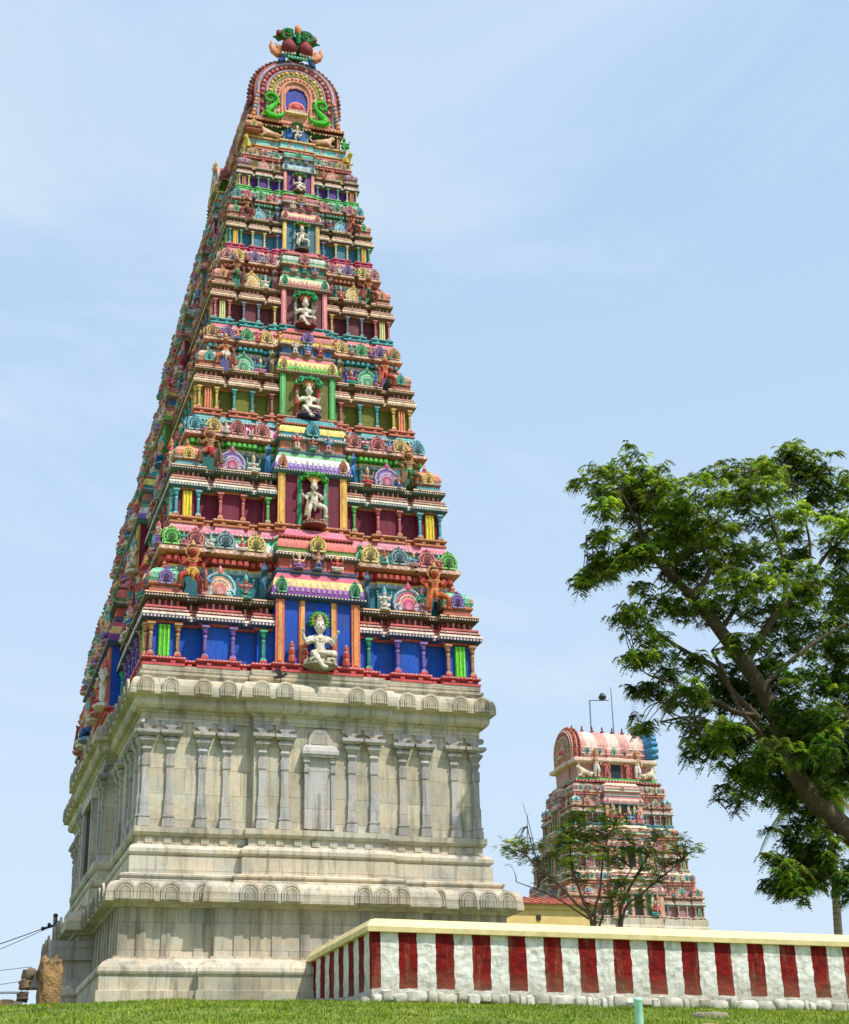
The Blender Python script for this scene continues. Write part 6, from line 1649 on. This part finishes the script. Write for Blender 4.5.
# ================================================================== OTHER THINGS
# low cream building with red roof
bd = empty('low_building', (17.6, 32, 0)); tag(bd, 'low cream building with a red sloping roof behind the wall, left of the smaller tower', 'building')
CREAM = simple('cream_wall_paint', (226, 196, 128), .8, 2, .85, 1.05, 0, .2, .01)
mb = MB(); mb.box(-7, 6.2, -1.5, 6, -.5, 8.35, W1); mb.box(-7.1, 6.3, -1.62, 6.1, 8.35, 8.60, W1); mb.build('wall', CREAM, bd)
ROOF = simple('red_roof_sheet', (166, 88, 64), .75, 4, .75, 1.1, 0, .4, .02)
mb = MB()
sweep(mb, rectplan(-7.2, 6.4, -1.8, 6.2), [(0, 8.60), (0, 8.68), (-1.9, 9.25)], W1)
for k in range(28): mb.tube([(-7.1 + .5 * k, -1.82, 8.70), (-6.6 + .46 * k, .1, 9.28)], .03, W1, 4)
mb.build('roof', ROOF, bd)
mb = MB(); mb.box(-.12, .12, -.03, .03, 0, .28, (60, 50, 40)); vent = mb.mesh('vent', PAINT)
for x in (-3.2, -.2, 2.8): link('vent', vent, bd, T(x, -1.53, 7.75))

# turquoise post in the grass
mb = MB()
px0, py0 = 1.1, -22.0
mb.lathe([(.085, 0), (.085, .95), (.095, .97), (.095, 1.02), (.07, 1.06)], 14, (176, 234, 208), T(px0, py0, gz(px0, py0) - .1) @ SC(1, 1, (-1.86 - gz(px0, py0) + .1) / 1.06))
tag(mb.build('marker_post', simple('turquoise_paint', (176, 234, 208), .5, 8, .85, 1.05, 0, 0, attr=True)), 'short pale turquoise post in the grass in front of the striped wall', 'post')
ROCK = simple('field_rock', (170, 158, 136), .9, 6, .6, 1.1, 0, .7, .04, attr=True)
for (x, y, sx_, sz_, lb, col) in ((6.05, -15.6, .42, .10, 'flat pale rock in the grass, larger and farther of the two', (176, 166, 140)), (3.35, -20.6, .17, .08, 'small brownish rock in the grass at the bottom edge', (186, 156, 120))):
    mb = MB(); stone(mb, (0, 0, 0), sx_, sx_ * .7, sz_, col, x)
    tag(mb.build('rock', ROCK, None, T(x, y, gz(x, y) + sz_ * .4)), lb, 'rock')

# bird on the cornice
bdg = empty('bird', (-1.45, -.62, 10.93)); tag(bdg, 'small dark bird with raised wings left of the lowest white statue', 'bird')
mb = MB()
mb.tube([(-.2, 0, .02), (-.10, 0, .05), (.05, 0, .09), (.15, 0, .13), (.21, 0, .16)], [.02, .055, .07, .045, .035], (40, 36, 34), 8)
mb.ball((.22, 0, .18), .05, (34, 30, 28), 8); mb.lathe([(.012, 0), (.001, .05)], 5, (90, 80, 50), T(.265, 0, .18) @ RY(pi / 2))
mb.add([(-.20, -.03, .02), (-.20, .03, .02), (-.36, .04, -.02), (-.36, -.04, -.02)], [(0, 1, 2, 3)], (30, 28, 26))
for s in (-1, 1):
    mb.tube([(.02, s * .03, -.16), (.03, s * .03, .04)], .008, (80, 60, 50), 4); mb.tube([(.02, s * .03, -.16), (.07, s * .03, -.165)], .008, (80, 60, 50), 4)
mb.build('body', STATUE, bdg)
mb = MB()
for s in (-1, 1):
    mb.add([(.08, s * .05, .12), (-.06, s * .05, .10), (-.16, s * .14, .34), (-.10, s * .12, .42), (.0, s * .09, .30)], [(0, 1, 2, 3, 4)], (44, 40, 38))
mb.build('wings', STATUE, bdg)

# rough carved boulder stack at the far left
bl = empty('rough_boulder', (-9.05, 0, -.05)); tag(bl, 'rough brown boulder standing beyond the left side of the granite base', 'boulder')
mb = MB()
stone(mb, (.52, 0, .42), .34, .45, 1.05, (168, 132, 88), 3.1, 28, 22, .38); stone(mb, (.62, .1, 1.15), .26, .35, .34, (150, 124, 90), 7.7, 20, 14, .4)
mb.build('rock', simple('brown_rough_rock', (150, 120, 84), .95, 3.5, .4, 1.25, 0, 1.0, .12, attr=True), bl)
mb = MB()
for i, (x, z, s_) in enumerate([(-.10, 1.35, .32), (-.22, .95, .30), (-.25, .5, .28), (-.4, .1, .30), (-.75, .15, .36), (-.95, -.25, .42), (-.3, -.3, .4), (-1.3, -.45, .3)]):
    stone(mb, (x, .1, z * .8), s_ * .62, s_ * .7, s_ * .5, [(120, 104, 84), (140, 112, 90), (100, 84, 74)][i % 3], i * 1.9, 16, 10, .4)
mb.build('loose_rocks', ROCK, bl)

# white pipe railing far left
rl = empty('railing', (-12, 10, 1)); tag(rl, 'white tubular railing at the far left edge beyond the grass', 'railing')
WHT = simple('white_pipe_paint', (232, 236, 238), .45, 5, .9, 1.05, 0, 0)
mb = MB()
for z in (.52, .2, -.10): mb.tube([(-4, 0, z - .12), (3.55, 0, z)], .045, W1, 7)
mb.build('rails', WHT, rl)
mb = MB(); mb.tube([(0, 0, -1.6), (0, 0, 1.0)], .055, W1, 7); pst = mb.mesh('post', simple('blue_grey_post', (120, 150, 180), .5, 5, .9, 1.05, 0, 0))
for x in (-3.4, -1.3, .8 + 1.4): link('post', pst, rl, T(x, 0, -.48))

# electric pole with insulators and wires
DK = simple('dark_fitting', (50, 46, 46), .6, 6, .8, 1.1, 0, 0)
up_ = empty('utility_pole', (-7.45, 12, 0)); tag(up_, 'utility pole top with dark insulator crossarm peeking out left of the granite base', 'utility pole')
mb = MB(); mb.tube([(0, 0, -.5), (0, 0, 4.55)], .085, W1, 8); mb.build('pole', simple('weathered_pole', (120, 112, 104), .8, 5, .8, 1.1, 0, 0), up_)
mb = MB(); mb.tube([(-.42, 0, 4.12), (.1, 0, 4.30)], .05, W1, 6); mb.ball((-.45, 0, 4.12), .09, W1, 7); mb.ball((-.22, 0, 4.28), .08, W1, 7); mb.ball((0, 0, 4.62), .10, W1, 8); mb.ball((.05, 0, 4.35), .12, W1, 7)
mb.build('insulators', DK, up_)
def wire(a, b, sag, r, lb):
    mb = MB(); A = Vector(a); B = Vector(b)
    mb.tube([A.lerp(B, t / 16) - Vector((0, 0, sag * 4 * (t / 16) * (1 - t / 16))) for t in range(17)], r, W1, 5)
    tag(mb.build('power_wire', DK), lb, 'wire')
wire((-7.9, 12, 4.12), (-26, 12, -1.0), .5, .018, 'dark overhead wire running down left from the insulators, thickest of the wires')
wire((-7.5, 12, 4.25), (-26, 12.5, -1.3), .9, .012, 'thin overhead wire sagging just under the thick one at the left')
wire((-7.6, 20, 3.65), (-30, 20, 1.5), .2, .012, 'upper of the thin wires above the railing at the far left')
wire((-7.6, 20, 3.1), (-30, 20, .35), .2, .012, 'lower of the thin wires above the railing at the far left')

# ================================================================== SKY, SUN, CAMERA
sun_dir = Vector((.75, -1.05, 2.2)).normalized()
el = math.asin(sun_dir.z); az = math.atan2(sun_dir.x, sun_dir.y)
w = bpy.data.worlds.new('World'); S.world = w; w.use_nodes = True
N = w.node_tree.nodes; L = w.node_tree.links
bg = N['Background']
sky = N.new('ShaderNodeTexSky'); sky.sky_type = 'NISHITA'; sky.sun_disc = False
sky.sun_elevation = el; sky.sun_rotation = az; sky.air_density = 1.0; sky.dust_density = 2.2; sky.ozone_density = 1.2; sky.altitude = 0
tc = N.new('ShaderNodeTexCoord')
mp = N.new('ShaderNodeMapping'); mp.inputs['Scale'].default_value = (1.0, 1.0, 2.6); mp.inputs['Location'].default_value = (.9, .4, .2); L.new(tc.outputs['Generated'], mp.inputs[0])
cn = N.new('ShaderNodeTexNoise'); cn.inputs['Scale'].default_value = 1.9; cn.inputs['Detail'].default_value = 8; cn.inputs['Roughness'].default_value = .6; cn.inputs['Distortion'].default_value = .5
L.new(mp.outputs[0], cn.inputs['Vector'])
hz = N.new('ShaderNodeMix'); hz.data_type = 'RGBA'; hz.inputs[0].default_value = .62
L.new(sky.outputs[0], hz.inputs[6]); hz.inputs[7].default_value = (4.3, 5.95, 7.9, 1)
cr_ = N.new('ShaderNodeValToRGB'); cr_.color_ramp.elements[0].position = .47; cr_.color_ramp.elements[0].color = g(0.0); cr_.color_ramp.elements[1].position = .74; cr_.color_ramp.elements[1].color = g(.95)
L.new(cn.outputs['Fac'], cr_.inputs[0])
sp = N.new('ShaderNodeSeparateXYZ'); L.new(tc.outputs['Generated'], sp.inputs[0])
lo = N.new('ShaderNodeMapRange'); lo.inputs[1].default_value = .02; lo.inputs[2].default_value = .55; lo.inputs[3].default_value = .8; lo.inputs[4].default_value = 0.0
L.new(sp.outputs[2], lo.inputs[0])
mm = N.new('ShaderNodeMath'); mm.operation = 'MAXIMUM'; L.new(cr_.outputs[0], mm.inputs[0]); L.new(lo.outputs[0], mm.inputs[1])
mxn = N.new('ShaderNodeMix'); mxn.data_type = 'RGBA'
L.new(mm.outputs[0], mxn.inputs[0]); L.new(hz.outputs[2], mxn.inputs[6]); mxn.inputs[7].default_value = (4.8, 5.6, 6.5, 1)
L.new(mxn.outputs[2], bg.inputs[0]); bg.inputs[1].default_value = .15

sd = bpy.data.lights.new('sun', 'SUN'); sd.energy = 5.0; sd.angle = radians(.53); sd.color = (1.0, .955, .88)
so = bpy.data.objects.new('sun', sd); COL.objects.link(so)
so.rotation_euler = (-sun_dir).to_track_quat('-Z', 'Y').to_euler()

cam = bpy.data.cameras.new('camera'); co = bpy.data.objects.new('camera', cam); COL.objects.link(co)
yaw, pitch, roll, f = .3211, .4024, -.0270, 1548.7
fw = Vector((sin(yaw) * cos(pitch), cos(yaw) * cos(pitch), sin(pitch)))
rt = Vector((cos(yaw), -sin(yaw), 0)); up = rt.cross(fw)
r1 = rt * cos(roll) + up * sin(roll); u1 = -rt * sin(roll) + up * cos(roll)
Mx = Matrix((r1, u1, -fw)).transposed().to_4x4(); Mx.translation = Vector((-12.8546, -51.3268, -4.9386))
co.matrix_world = Mx
cam.sensor_fit = 'VERTICAL'; cam.sensor_height = 36; cam.lens = 36 * f / 1024; cam.clip_end = 5000; cam.clip_start = .1
S.camera = co
S.view_settings.view_transform = 'Standard'; S.view_settings.look = 'None'; S.view_settings.exposure = 0; S.view_settings.gamma = 1
S.render.resolution_x = 849; S.render.resolution_y = 1024
